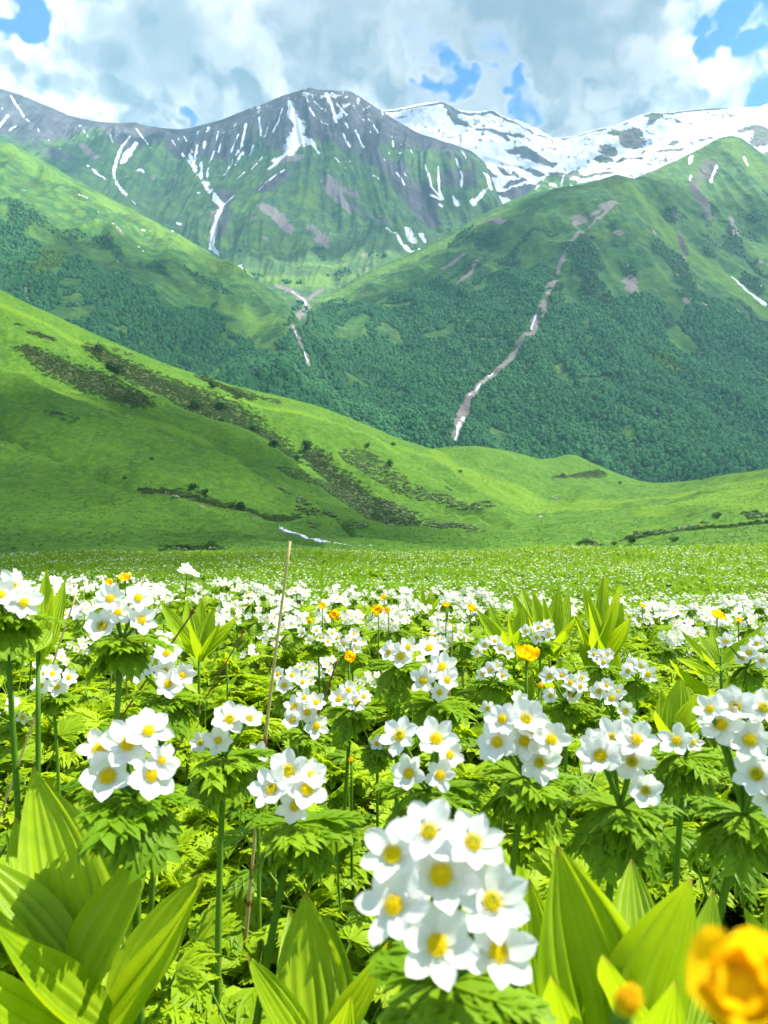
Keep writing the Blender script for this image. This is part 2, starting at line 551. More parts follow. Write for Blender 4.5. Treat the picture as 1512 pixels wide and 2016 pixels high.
rock_b = rock_b - TB.strokes([[(625, 300, 30), (660, 345, 30), (610, 380, 20)], [(330, 320, 25), (360, 370, 20)], [(160, 270, 30), (200, 310, 20)], [(300, 290, 18), (320, 310, 16)]]) * 0.9
scree_b = TB.strokes([[(525, 410, 14), (545, 425, 22), (565, 450, 14)], [(610, 445, 8), (630, 465, 14), (640, 485, 8)], [(640, 365, 14), (665, 385, 12), (690, 420, 6)], [(500, 430, 8)], [(525, 470, 8)],
                      [(165, 290, 10), (185, 310, 8)], [(428, 420, 14), (420, 470, 10)], [(345, 345, 8)], [(640, 350, 12), (700, 385, 10)], [(560, 315, 14), (590, 310, 10)], [(300, 350, 6)],
                      [(715, 500, 3), (722, 530, 3)], [(545, 562, 7), (575, 575, 9), (600, 590, 9), (605, 605, 8), (585, 625, 8), (576, 650, 10), (590, 670, 12), (605, 700, 6), (606, 716, 4)],
                      [(632, 570, 5), (606, 590, 7)]]) * 0.98
lush_sunlit_b = TB.strokes([[(480, 535, 18), (600, 552, 24), (720, 535, 14)], [(600, 520, 16), (680, 520, 16)], [(560, 560, 20), (640, 560, 20)], [(545, 590, 20)], [(510, 385, 18), (480, 410, 12)], [(600, 390, 30)]])  # includes sunlight on the valley floor, painted in as lighter grass
for_b = np.clip(0.30 * fbm(TB.V[:, 0] / 60, TB.V[:, 1] / 60, 5, 77) + 0.22, 0, 1) * (elev < 900)
TB.build("far_mountain", MAT_FAR, masks(TB, snow=np.maximum(snow_b, spk), rock=rock_b, scree=scree_b, lush=lush_sunlit_b, forest=for_b),
         label="far grey green mountain with branching snow gullies below its flat peak", cat="mountain")


# --- snow ridge behind the saddle
def relief_snow(X, Y, Z, fade):
    return (22 * fbm(X / 330, Y / 330, 5, 31) + 10 * ridged(X / 110, (Y + Z) / 300, 3, 32)) * np.clip(fade, 0.06, 1)


TS = Terrain(
    crest=[(640, 235, 3250), (740, 219, 3250), (780, 215, 3250), (830, 204, 3250), (868, 200, 3250), (900, 215, 3250), (928, 220, 3250), (970, 217, 3250), (1000, 232, 3250), (1040, 252, 3250), (1090, 272, 3250),
           (1130, 268, 3200), (1160, 258, 3200), (1190, 251, 3200), (1260, 240, 3200), (1400, 230, 3200)],
    face=[(760, 260, 3000), (860, 260, 2950), (960, 280, 2900), (1080, 300, 2900), (1200, 300, 2900), (900, 330, 2700), (1000, 350, 2600), (960, 420, 2400), (1060, 370, 2550), (1150, 350, 2700), (760, 400, 2500), (1250, 400, 2500)],
    front=[(600, 2300), (1400, 2300)], px0=640, px1=1330, nt=380, ny=150, relief=relief_snow)
sn = 0.72 + 0.14 * fbm(TS.V[:, 0] / 120, TS.V[:, 1] / 120, 4, 41)
crestd = (1 - np.concatenate([TS.v.ravel(), np.ones(TS.nt * 10)]))
sn -= TS.strokes([[(740, 222, 5), (790, 216, 6), (850, 206, 5), (885, 206, 7), (905, 222, 5), (930, 224, 6), (968, 220, 6), (990, 230, 5), (1040, 256, 3), (1085, 274, 2.5)],
                  [(880, 210, 6), (895, 235, 6), (920, 247, 5), (960, 255, 4), (995, 270, 4), (1000, 276, 3)], [(990, 262, 3), (1010, 268, 4), (1025, 264, 2)],
                  [(1090, 274, 2), (1130, 270, 3), (1190, 254, 3)], [(1005, 300, 8), (1030, 295, 12), (1060, 312, 12), (1090, 325, 10)], [(1040, 335, 6), (1060, 345, 8)], [(985, 330, 4), (1000, 345, 4)],
                  [(925, 370, 4), (945, 350, 4)], [(1000, 365, 5), (1030, 352, 5)], [(960, 385, 6), (1000, 380, 8), (1040, 372, 8)], [(760, 230, 3), (800, 228, 2)], [(900, 300, 3), (950, 320, 2)],
                  [(1010, 385, 14), (1060, 370, 12), (1100, 345, 10)], [(945, 400, 6)], [(960, 335, 4), (975, 350, 4)]]) * 0.95
TS.build("snow_ridge", MAT_FAR, masks(TS, snow=sn, rock=np.full(len(TS.V), 0.75)), label="snow covered ridge behind the saddle with dark rock along its crest", cat="mountain")


# --- snowy shoulder on the right
def relief_shoulder(X, Y, Z, fade):
    return (14 * fbm(X / 200, Y / 200, 5, 51) + 8 * ridged(X / 90, (Y + Z) / 260, 3, 52)) * np.clip(fade, 0.06, 1)


TR = Terrain(
    crest=[(960, 430, 1750), (1040, 380, 1850), (1090, 330, 2000), (1130, 295, 2080), (1180, 268, 2150), (1215, 245, 2200), (1240, 235, 2230), (1262, 226, 2250), (1285, 221, 2260), (1310, 222, 2260), (1340, 218, 2260), (1400, 214, 2260),
           (1450, 212, 2260), (1490, 210, 2260), (1512, 204, 2260), (1600, 190, 2260), (1750, 180, 2260)],
    face=[(1100, 370, 1850), (1180, 330, 1950), (1240, 290, 2050), (1240, 350, 1780), (1320, 260, 2120), (1320, 310, 1880), (1400, 250, 2140), (1400, 300, 1900), (1480, 240, 2170), (1500, 300, 1950), (1600, 300, 1950), (1150, 400, 1650), (1300, 380, 1650), (1450, 350, 1750), (1650, 350, 1800), (1000, 440, 1650)],
    front=[(900, 1600), (1750, 1650)], px0=985, px1=1700, nt=380, ny=150, relief=relief_shoulder)
sr_ = 0.72 + 0.12 * fbm(TR.V[:, 0] / 80, TR.V[:, 1] / 80, 4, 61)
line = np.interp(TR.px, [980, 1080, 1130, 1180, 1260, 1330, 1400, 1600], [330, 335, 338, 345, 348, 330, 300, 290])
sr_ -= np.clip((TR.py - line + 24 * fbm(TR.V[:, 0] / 45, TR.V[:, 1] / 70, 3, 63)) / 45, 0, 1) * 0.6
sr_ -= TR.strokes([[(1215, 262, 14), (1240, 262, 16), (1245, 285, 14)], [(1190, 290, 8), (1205, 305, 10)], [(1275, 228, 6), (1290, 226, 8), (1280, 245, 4)], [(1300, 224, 2.5), (1340, 221, 3), (1380, 216, 3), (1410, 216, 2.5)],
                   [(1395, 213, 2), (1440, 213, 1.5), (1500, 207, 1.5)], [(1320, 285, 6), (1330, 278, 4)], [(1370, 276, 4), (1400, 272, 4)], [(1180, 310, 6), (1200, 318, 8)], [(1130, 340, 9), (1160, 345, 9), (1200, 340, 4)], [(1220, 316, 6), (1260, 312, 5)], [(1300, 298, 5), (1340, 294, 4)],
                   [(1100, 350, 16)], [(1460, 258, 5), (1490, 250, 10), (1512, 262, 18), (1490, 285, 12)], [(1232, 243, 4)]]) * 0.85
sr_ += TR.strokes([[(1465, 285, 3), (1470, 275, 3)], [(1497, 290, 2), (1502, 283, 2)], [(1110, 345, 3), (1105, 360, 3)], [(1130, 325, 4), (1118, 340, 3)], [(1060, 365, 3), (1052, 372, 2)]]) * 0.8
TR.build("snowy_shoulder", MAT_MID, masks(TR, snow=sr_, rock=np.clip(0.66 + 0.3 * fbm(TR.V[:, 0] / 60, TR.V[:, 1] / 60, 4, 66) - 0.5 * (TR.py > line + 12), 0, 1), lush=0.3 * (TR.py > 320)),
         label="sunlit snowfield on the right with dark rocks along its rim", cat="mountain")


# --- forested mountain on the left
def relief_left(X, Y, Z, fade):
    w = 40 * perlin(X / 260, Y / 260, 15)
    return (16 * ridged((X + w) / 150, (Y + X * .3) / 420, 4, 71, 0.5) + 9 * fbm(X / 120, Y / 120, 4, 72)) * np.clip(fade, 0.05, 1)


TL = Terrain(
    crest=[(-250, 200, 1330), (-100, 235, 1320), (0, 276, 1300), (40, 292, 1280), (100, 326, 1250), (180, 372, 1230), (260, 412, 1210), (330, 450, 1190), (400, 490, 1160), (440, 514, 1150), (480, 535, 1130), (520, 562, 1100), (560, 590, 1060),
           (590, 635, 1000), (604, 680, 930), (625, 740, 850), (680, 860, 720), (760, 1000, 620)],
    face=[(-100, 330, 1150), (0, 345, 1130), (100, 385, 1140), (200, 430, 1110), (0, 450, 980), (0, 560, 830), (-150, 560, 800), (120, 470, 1000), (200, 560, 930), (200, 650, 780), (330, 520, 1050), (330, 590, 930), (400, 600, 960), (400, 720, 760), (480, 600, 1000), (500, 680, 860),
          (560, 700, 850), (600, 780, 700), (0, 700, 620), (300, 820, 600), (600, 920, 560), (-150, 720, 600)],
    front=[(-250, 560), (760, 540)], px0=-230, px1=720, nt=420, ny=240, relief=relief_left)
fpolyL = [(0, 430), (60, 470), (110, 540), (150, 500), (210, 540), (300, 560), (330, 600), (420, 605), (440, 650), (520, 690), (580, 640), (625, 700), (800, 960), (800, 1300), (-300, 1300), (-300, 420)]
forL = in_poly(TL.px + 14 * perlin(TL.V[:, 0] / 25, TL.V[:, 1] / 40, 81), TL.py + 14 * perlin(TL.V[:, 0] / 25, TL.V[:, 1] / 40, 82), fpolyL).astype(float)
clearL = TL.strokes([[(576, 640, 12), (583, 660, 13), (594, 682, 12), (604, 704, 9), (607, 722, 6)], [(470, 655, 10), (540, 690, 12), (600, 740, 6)], [(320, 590, 7), (400, 592, 7), (500, 640, 9), (560, 660, 10)], [(110, 500, 16), (100, 520, 12)], [(70, 560, 4), (52, 590, 3)], [(560, 770, 8), (590, 775, 6)]])
forL = np.clip(forL - (clearL > 0.5) - (fbm(TL.V[:, 0] / 60, TL.V[:, 1] / 90, 4, 88) > np.clip(0.32 + (TL.py - 520) / 420, .3, .9)), 0, 1)
shrL = np.clip(0.55 * fbm(TL.V[:, 0] / 45, TL.V[:, 1] / 45, 5, 83) + TL.strokes([[(30, 400, 36), (60, 440, 40), (130, 470, 30)], [(200, 470, 20), (260, 520, 26)], [(380, 540, 16), (420, 560, 20), (450, 580, 14)], [(230, 560, 30)], [(560, 640, 14), (580, 620, 10)], [(300, 520, 20), (330, 540, 20)]]) - 0.1, 0, 1) * (TL.py > TL.py.min())
TL.build("forested_mountain", MAT_MID,
         masks(TL, forest=np.maximum(forL, 0.75 * shrL), lush=0.38 + 0.5 * TL.strokes([[(0, 290, 20), (100, 345, 22), (200, 395, 22), (330, 460, 20), (450, 530, 16)], [(420, 600, 20), (520, 640, 24)]]),  # sunlit band below the crest is painted into the grass tone
               snow=TL.strokes([[(155, 383, 2), (172, 390, 2)], [(195, 417, 2)], [(222, 440, 2.5), (236, 455, 2)], [(280, 452, 2.5), (297, 455, 2)], [(345, 440, 2), (360, 445, 2)], [(274, 486, 3), (282, 494, 2)], [(233, 515, 2)], [(577, 642, 2.4), (582, 655, 2), (600, 694, 2.4), (606, 712, 2.2)]]),
               scree=TL.strokes([[(576, 640, 8), (583, 660, 9), (594, 682, 8), (604, 704, 5), (607, 722, 4)], [(50, 560, 3), (54, 590, 2)], [(50, 375, 4)], [(235, 450, 6), (240, 460, 4)], [(530, 720, 4)]]) * .9,
               heath=0.35 + 0.2 * fbm(TL.V[:, 0] / 50, TL.V[:, 1] / 50, 4, 85)),
         label="mountainside on the left, grassy above and dark forest below", cat="mountain")


# --- steep forested pyramid on the right
def relief_right(X, Y, Z, fade):
    w = 40 * perlin(X / 260, Y / 260, 25)
    return (15 * ridged((X + w + .35 * Y) / 170, (Y - X * .3) / 600, 4, 91, 0.5) + 8 * fbm(X / 110, Y / 110, 4, 92)) * np.clip(fade, 0.05, 1)


TP = Terrain(
    crest=[(596, 700, 900), (606, 640, 1100), (625, 592, 1350), (660, 572, 1380), (700, 548, 1400), (760, 518, 1420), (830, 490, 1400), (880, 463, 1390), (940, 430, 1380), (1000, 398, 1380), (1050, 382, 1370), (1100, 370, 1350), (1150, 364, 1330),
           (1195, 350, 1310), (1215, 344, 1300), (1240, 356, 1320), (1290, 335, 1390), (1340, 312, 1440), (1380, 292, 1470), (1415, 272, 1490), (1440, 267, 1500), (1460, 272, 1490), (1490, 295, 1470), (1540, 330, 1440), (1700, 430, 1350)],
    face=[(1228, 440, 1190), (1270, 480, 1150), (1340, 500, 1180), (1330, 640, 1000), (1400, 420, 1330), (1440, 380, 1390), (1430, 520, 1190), (1500, 430, 1340), (1512, 600, 1080), (1450, 700, 960), (1512, 800, 850), (1150, 420, 1240), (1090, 520, 1130), (1130, 470, 1190), (1040, 640, 1000), (1200, 640, 990), (1180, 520, 1100),
          (1000, 480, 1260), (900, 560, 1220), (980, 600, 1080), (800, 600, 1200), (760, 680, 1040), (880, 700, 990), (900, 850, 770), (1000, 800, 830), (1200, 800, 810), (1300, 800, 830), (1350, 900, 720), (1100, 900, 720), (700, 640, 1180), (680, 740, 920), (760, 820, 800), (660, 880, 700), (1600, 930, 700), (1512, 1000, 640), (1000, 960, 660), (1250, 1000, 640), (800, 960, 650), (640, 960, 600), (1650, 700, 950)],
    front=[(590, 600), (1700, 620)], px0=598, px1=1640, nt=560, ny=330, relief=relief_right)
fpolyP = [(590, 640), (640, 600), (700, 600), (760, 600), (800, 560), (880, 560), (960, 540), (1040, 520), (1100, 560), (1180, 590), (1260, 590), (1330, 600), (1420, 590), (1480, 640), (1800, 700), (1800, 1400), (560, 1400), (560, 700)]
wob = 24 * perlin(TP.V[:, 0] / 35, TP.V[:, 1] / 50, 101), 24 * perlin(TP.V[:, 0] / 35, TP.V[:, 1] / 50, 102)
forP = in_poly(TP.px + wob[0], TP.py + wob[1], fpolyP).astype(float)
clearP = TP.strokes([[(1100, 720, 10), (1110, 745, 14)], [(1150, 750, 12), (1190, 745, 8)], [(1310, 715, 16), (1330, 735, 14)], [(620, 625, 9), (700, 605, 12), (800, 600, 10)], [(690, 630, 8), (760, 640, 10)], [(1065, 680, 3), (1040, 740, 3), (1010, 820, 4), (985, 880, 4)],
                     [(1215, 395, 6), (1130, 470, 9), (1085, 560, 11), (1065, 610, 13), (1045, 650, 15), (1010, 700, 13), (980, 730, 11), (935, 770, 11), (915, 800, 14), (905, 830, 15), (895, 872, 12)], [(860, 655, 6), (870, 660, 6)], [(940, 670, 8), (980, 665, 6)], [(1500, 640, 8), (1400, 560, 8)]])
forP = np.clip(forP - (clearP > 0.5) - (fbm(TP.V[:, 0] / 70, TP.V[:, 1] / 110, 4, 108) > np.clip(0.30 + (TP.py - 560) / 500, .3, .9)), 0, 1)
shrP = np.clip(0.55 * fbm(TP.V[:, 0] / 45, TP.V[:, 1] / 60, 5, 103) + 0.42, 0, 1) * np.clip((TP.py - 380 + 0.12 * (TP.px - 1200)) / 60, 0, 1) * (TP.px > 880)
shrP = shrP * (1 - TP.strokes([[(1230, 368, 14), (1290, 430, 18), (1350, 490, 18), (1420, 545, 16), (1512, 620, 16)], [(1440, 280, 16), (1512, 350, 20)], [(1060, 390, 16), (1150, 375, 10)]]))
TP.build("pyramid_mountain", MAT_MID,
         masks(TP, forest=np.maximum(forP, 0.85 * shrP),
               lush=0.25 + 0.75 * TP.strokes([[(640, 590, 14), (760, 530, 16), (880, 475, 18), (1000, 420, 22)], [(1230, 368, 14), (1290, 430, 18), (1350, 490, 18), (1420, 545, 16), (1512, 620, 16)], [(700, 608, 14), (800, 600, 14)], [(1440, 280, 16), (1512, 350, 20)], [(1310, 715, 20)], [(1100, 730, 20)]]),  # sun on the grassy ridge and side strips is put into the colour
               rock=TP.strokes([[(1400, 320, 30), (1370, 370, 26), (1400, 430, 20)], [(1330, 420, 18), (1350, 500, 12)], [(1440, 440, 10)], [(1450, 330, 20)]]) * 0.62 + 0.15 * (TP.py < 420) * (TP.px > 1040) * (TP.px < 1230),
               scree=TP.strokes([[(1130, 430, 9), (1150, 432, 14), (1135, 442, 10)], [(1165, 425, 8), (1190, 405, 12), (1210, 398, 8)], [(945, 440, 8), (970, 432, 9), (990, 436, 7)], [(1240, 550, 13), (1245, 572, 12)], [(850, 592, 3), (900, 560, 6), (945, 512, 8)], [(872, 528, 5), (905, 508, 9)],
                                 [(1205, 405, 4), (1130, 470, 5), (1103, 520, 6), (1085, 560, 8), (1068, 605, 9), (1052, 640, 11), (1035, 665, 12), (1010, 700, 9), (980, 728, 8), (935, 768, 8), (915, 800, 11), (905, 830, 11), (897, 870, 8)],
                                 [(1115, 620, 5), (1105, 640, 3), (1065, 690, 2)], [(1040, 740, 3), (1030, 765, 2)], [(1348, 590, 6), (1365, 610, 7), (1385, 605, 8), (1410, 602, 5)], [(1345, 505, 7), (1350, 515, 5)], [(1440, 430, 6), (1450, 460, 8)], [(1213, 455, 6), (1222, 462, 6)], [(1287, 455, 6), (1290, 460, 5)],
                                 [(1480, 425, 5)], [(1495, 515, 6)], [(1370, 560, 5)], [(1335, 540, 5)], [(1240, 520, 6)], [(1330, 300, 2), (1260, 340, 2)]]),
               snow=TP.strokes([[(1363, 306, 5), (1357, 322, 3)], [(1410, 325, 3.5), (1400, 358, 3)], [(1360, 345, 3), (1358, 355, 2)], [(1465, 310, 4), (1472, 325, 2.5)], [(1440, 545, 2.5), (1470, 572, 4), (1505, 600, 4.5)], [(1490, 550, 2), (1500, 565, 2)], [(970, 735, 2), (940, 762, 3), (925, 778, 3)], [(1055, 620, 2), (1045, 650, 3)],
                                [(912, 822, 4), (903, 838, 5), (900, 855, 3.5), (895, 872, 3)]]),
               heath=0.30 + 0.25 * fbm(TP.V[:, 0] / 60, TP.V[:, 1] / 60, 4, 105)),
         label="steep pyramid shaped mountain on the right with a gully stream and dark forest", cat="mountain")


# ------------------------------------------------------------------ green hillside, bowl and meadow
def plan_poly(pts):
    return np.array([(P(*p).x, P(*p).y, 0.0, 1.0) for p in pts])


SPURS = [  # (line in the photograph with its distance, height, width): soft spurs and hollows
    ([(-80, 705, 262), (0, 730, 252), (130, 775, 242), (300, 812, 232), (420, 852, 225), (520, 897, 215), (600, 950, 205), (660, 1005, 190)], 2.0, 14),
    ([(160, 670, 300), (250, 730, 290), (340, 765, 288), (450, 800, 285), (560, 860, 276)], 3.0, 11),
    ([(560, 800, 330), (640, 880, 300), (720, 960, 270), (800, 1020, 235)], -4.5, 11),
    ([(700, 850, 345), (800, 930, 320), (900, 985, 290), (980, 1040, 240)], 4.5, 15),
    ([(840, 905, 360), (900, 950, 330), (950, 1000, 285)], -3.5, 9),
    ([(1000, 1040, 215), (1040, 1070, 160), (1000, 1085, 120)], -1.6, 8),
    ([(1060, 905, 410), (1080, 950, 370), (1060, 1010, 290)], -3.0, 12),
    ([(1130, 900, 425), (1160, 950, 385), (1150, 1000, 320)], 3.0, 12),
]
LIPS = [  # rounded edges of folds; behind each the ground drops and then climbs again
    ([(-230, 800, 250), (-60, 858, 214), (0, 878, 200), (130, 918, 182), (300, 966, 157), (430, 1013, 141), (560, 1062, 126), (640, 1082, 116)], 10.0, 17),
    ([(-230, 640, 300), (-80, 703, 262), (0, 730, 252), (130, 772, 242), (220, 790, 238), (300, 812, 232), (420, 852, 225), (520, 897, 215), (600, 950, 205), (660, 1005, 190), (700, 1040, 170)], 17.0, 26),
    ([(100, 640, 318), (170, 672, 305), (250, 722, 297), (340, 757, 292), (450, 790, 288), (560, 840, 282), (640, 890, 270)], 9.0, 18),
    ([(-230, 1020, 118), (0, 1045, 108), (150, 1056, 104), (300, 1076, 98), (430, 1099, 91)], 4.5, 10),
    ([(1100, 1090, 112), (1180, 1066, 138), (1300, 1042, 155), (1400, 1020, 160), (1512, 995, 165), (1720, 950, 165)], 7.0, 16),
    ([(-230, 920, 180), (0, 960, 160), (150, 985, 150), (260, 1005, 145)], 2.6, 9),
    ([(560, 880, 318), (680, 930, 300), (800, 985, 275), (920, 1030, 240), (1000, 1060, 205)], 3.0, 14),
]


def relief_hill(X, Y, Z, fade):
    V = np.stack([X.ravel(), Y.ravel(), np.zeros(X.size)], 1)
    h = np.zeros(X.size)
    wx = 5 * perlin(V[:, 0] / 30, V[:, 1] / 30, 201); wy = 5 * perlin(V[:, 0] / 30, V[:, 1] / 30, 202)
    Vw = V + np.stack([wx, wy, 0 * wx], 1) * 0.6
    for pts, a, w in SPURS:
        d = dist_poly(Vw, plan_poly(pts)) / w
        h += a * np.exp(-np.abs(d) ** 1.6)
    h = h.reshape(X.shape)
    pxx = CX + F * X / Y
    for pts, a, L in LIPS:
        px_ = np.array([p[0] for p in pts], float); d_ = np.array([p[2] for p in pts], float)
        s_ = Y - np.interp(pxx, px_, d_) + 2.2 * perlin(X / 16, Y / 16, 207)
        ends = np.clip((pxx - px_[0]) / 60, 0, 1) * np.clip((px_[-1] - pxx) / 90, 0, 1)
        u = np.clip(s_ / (0.18 * L), 0, 1)
        h -= ends * a * u * u * (3 - 2 * u) * np.exp(-np.clip(s_, 0, None) / L)
    far = np.clip((Y - 90) / 120, 0.15, 1)
    h += far * (2.6 * fbm(X / 55, Y / 55, 4, 203) + 0.5 * fbm(X / 9, Y / 9, 4, 204))
    h += far * 1.0 * ridged((X + 0.5 * Y) / 34, (Y - X) / 130, 3, 205)
    return h * np.clip(fade * 1.2, 0.10, 1)


TH = Terrain(
    crest=[(-260, 480, 330), (-120, 523, 330), (0, 570, 330), (60, 600, 332), (150, 640, 338), (240, 682, 345), (340, 722, 352), (450, 757, 360), (540, 778, 366), (620, 798, 372), (700, 828, 380), (780, 862, 390), (850, 884, 398), (885, 879, 402), (940, 878, 410), (1000, 888, 420),
           (1060, 904, 428), (1095, 902, 434), (1115, 895, 438), (1135, 896, 440), (1160, 911, 442), (1190, 921, 446), (1220, 945, 450), (1250, 964, 452), (1290, 960, 436), (1340, 950, 415), (1400, 941, 390), (1460, 933, 368), (1512, 924, 350), (1600, 905, 335), (1750, 870, 320)],
    face=[(-200, 700, 255), (0, 660, 285), (0, 750, 245), (0, 820, 222), (0, 920, 180), (0, 1000, 135), (0, 1040, 108), (0, 1072, 86),
          (150, 740, 285), (150, 830, 225), (150, 930, 180), (150, 1010, 130), (150, 1065, 96), (300, 800, 280), (300, 880, 220), (300, 968, 170), (300, 1030, 132), (300, 1085, 92),
          (450, 820, 310), (450, 900, 232), (450, 985, 185), (450, 1040, 140), (450, 1088, 96), (600, 870, 322), (600, 950, 258), (600, 1010, 210), (600, 1052, 158), (600, 1086, 104),
          (750, 920, 325), (750, 1000, 260), (750, 1050, 200), (750, 1078, 140), (800, 1089, 100), (900, 950, 345), (900, 1010, 275), (1000, 960, 340), (1000, 1030, 245), (1000, 1072, 150), (1000, 1092, 98),
          (1100, 950, 375), (1120, 1000, 290), (1200, 970, 385), (1200, 1030, 255), (1180, 1075, 135), (1300, 985, 330), (1300, 1020, 230), (1350, 1050, 140), (1400, 970, 280), (1512, 960, 240), (1512, 1000, 170), (1512, 1060, 105), (1350, 1080, 95), (1650, 980, 170), (1650, 1050, 100),
          (-200, 900, 180), (-200, 1040, 110), (-200, 1110, 70), (200, 1110, 70), (600, 1112, 70), (1000, 1112, 70), (1400, 1110, 70), (1750, 1110, 70)],
    front=[(-260, 70), (1750, 70)], px0=-230, px1=1720, nt=760, ny=290, back=0.55, relief=relief_hill, backlen=120)

g3 = lambda c, k: tuple(x * k for x in c)
MAT_HILL = terrain_mat("hillside_grass", (0.042, 0.118, 0.005), (0.062, 0.150, 0.006), (0.110, 0.205, 0.007), 9.0, bump=0.8, dry=(0.105, 0.085, 0.040),
                       scree=(0.27, 0.24, 0.20))
wide = lambda lst, k=1.8: [[(p[0], p[1], p[2] * k) for p in st] for st in lst]
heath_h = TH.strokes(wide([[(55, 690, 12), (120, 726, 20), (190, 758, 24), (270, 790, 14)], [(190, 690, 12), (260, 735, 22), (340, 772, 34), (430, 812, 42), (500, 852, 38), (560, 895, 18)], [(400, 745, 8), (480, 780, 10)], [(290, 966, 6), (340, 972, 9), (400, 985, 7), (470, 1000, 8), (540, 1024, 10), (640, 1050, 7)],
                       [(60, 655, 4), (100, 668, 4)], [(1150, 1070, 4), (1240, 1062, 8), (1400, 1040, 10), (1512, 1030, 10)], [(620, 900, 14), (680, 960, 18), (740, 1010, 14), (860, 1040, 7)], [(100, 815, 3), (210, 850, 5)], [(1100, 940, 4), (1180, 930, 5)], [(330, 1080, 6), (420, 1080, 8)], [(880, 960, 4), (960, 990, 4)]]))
deep_h = np.zeros(len(TH.V))
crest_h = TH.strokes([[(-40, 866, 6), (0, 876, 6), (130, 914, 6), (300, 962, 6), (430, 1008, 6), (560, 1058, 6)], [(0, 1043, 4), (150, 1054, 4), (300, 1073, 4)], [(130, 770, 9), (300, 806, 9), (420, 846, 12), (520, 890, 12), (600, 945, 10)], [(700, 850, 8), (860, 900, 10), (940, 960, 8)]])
lush_sunlit_h = TH.strokes([[(1300, 1000, 50), (1420, 975, 60), (1530, 1000, 60), (1650, 980, 60)], [(950, 950, 30), (1060, 1000, 50), (1180, 1000, 50)], [(860, 890, 14), (1000, 960, 40), (1150, 990, 40), (1250, 985, 24), (1400, 960, 24), (1512, 950, 24)], [(0, 600, 12), (200, 690, 12), (450, 785, 10), (620, 820, 10), (780, 890, 14)], [(0, 760, 20), (200, 800, 18), (400, 870, 20)]])  # sun on the right slope and bowl painted as paler grass
scree_h = TH.strokes([[(1062, 1008, 2.5), (1066, 1018, 4)], [(1085, 975, 2), (1100, 985, 2)], [(320, 968, 4), (400, 998, 4)], [(1000, 1080, 1.5), (1300, 995, 1.5)]]) * 0.9
a_h = masks(TH, snow=TH.strokes(wide([[(520, 1030, 1.5), (560, 1044, 3), (600, 1056, 3), (640, 1065, 2.4), (690, 1073, 1.6), (730, 1074, 1.2)]], 1.9)) * .86, rock=TH.strokes(wide([[(500, 1020, 4), (560, 1044, 6), (620, 1060, 5), (700, 1074, 3)]], 1.8)) * .7, heath=heath_h * 0.95, lush=np.maximum(lush_sunlit_h, .8 * crest_h), scree=scree_h, forest=deep_h)
# two objects, split where the left hill meets the right one at the saddle
col = np.tile(np.arange(TH.nt), TH.n)
ksplit = int((1245 + 230) / 1950 * (TH.nt - 1))


def sub_hill(name, lo, hi, label):
    keep = (col >= lo) & (col <= hi)
    remap = np.cumsum(keep) - 1
    fs = TH.faces[keep[TH.faces].all(1)]
    me = mesh_from(name, TH.V[keep], remap[fs])
    for k, a in a_h.items():
        set_attr(me, k, a[keep])
    return link(name, me, mat=MAT_HILL, kind='structure', label=label, cat="hill")


sub_hill("green_hill", 0, ksplit, "bright green hillside with folds sweeping down from the left")
sub_hill("grassy_slope", ksplit, TH.nt - 1, "sunlit grassy slope rising at the right behind the meadow")

# the flowering meadow: a knoll by the camera that falls away to a lower, flatter field
_gy = np.array([-8, 0, 1, 2.5, 5, 8, 12, 20, 30, 42, 55, 75, 90, 110])
_gz = np.array([-0.55, -0.58, -0.60, -0.665, -0.875, -1.28, -1.85, -2.85, -3.72, -4.12, -4.25, -4.30, -5.6, -8.0])
_dy = np.linspace(-8, 110, 2000)
_dz = np.interp(_dy, _gy, _gz)
for _ in range(3):
    _dz = np.convolve(np.pad(_dz, 12, mode='edge'), np.ones(25) / 25, 'valid')


def ground(x, y):
    x = np.asarray(x, float); y = np.asarray(y, float)
    z = np.interp(y, _dy, _dz)
    z = z - 0.040 * x * np.clip((y - 1.0) / 2, 0, 1) * np.clip(1 - (y - 6) / 10, 0, 1)
    z = z + 0.02 * fbm(x / 0.8, y / 0.8, 3, 301) * np.clip((y - .8), 0, 1) + 0.22 * perlin(x / 9, y / 9, 302) * np.clip((y - 8) / 15, 0, 1)
    z = z + (0.020 * np.clip(x, -8, 60) + 0.80 * perlin(x / 19, y / 26, 303)) * np.clip((y - 38) / 30, 0, 1)
    return z


gyv = np.concatenate([np.linspace(-6, 0, 14), np.linspace(0.15, 8, 90), np.geomspace(8.2, 108, 110)])
gu = np.linspace(-1, 1, 150)
GX = gu[None] * (5 + 0.85 * np.clip(gyv, 0, None))[:, None]
GY = np.repeat(gyv[:, None], len(gu), 1)
GZ = ground(GX, GY)
idx = np.arange(GX.size).reshape(GX.shape)
gf = np.stack([idx[:-1, :-1].ravel(), idx[:-1, 1:].ravel(), idx[1:, 1:].ravel(), idx[1:, :-1].ravel()], 1)
mm, t, out = new_mat("meadow_soil_and_moss")
pos = t.new('ShaderNodeNewGeometry').outputs['Position']
n1 = t.noise(pos, 0.35, 6, 0.6); n2 = t.noise(pos, 3.0, 6, 0.65); n3 = t.noise(pos, 18.0, 4, 0.6)
c = t.mix(t.ramp(n1, 0.35, 0.65), (0.095, 0.225, 0.008), (0.150, 0.300, 0.012))
c = t.mix(t.ramp(n2, 0.42, 0.68, 0, 0.8), c, (0.075, 0.155, 0.008))
c = t.mix(t.ramp(n3, 0.5, 0.72, 0, 0.6), c, (0.045, 0.095, 0.012))
b = t.new('ShaderNodeBsdfPrincipled'); t.put(b.inputs['Base Color'], c); b.inputs['Roughness'].default_value = 0.9; b.inputs['Specular IOR Level'].default_value = 0.1
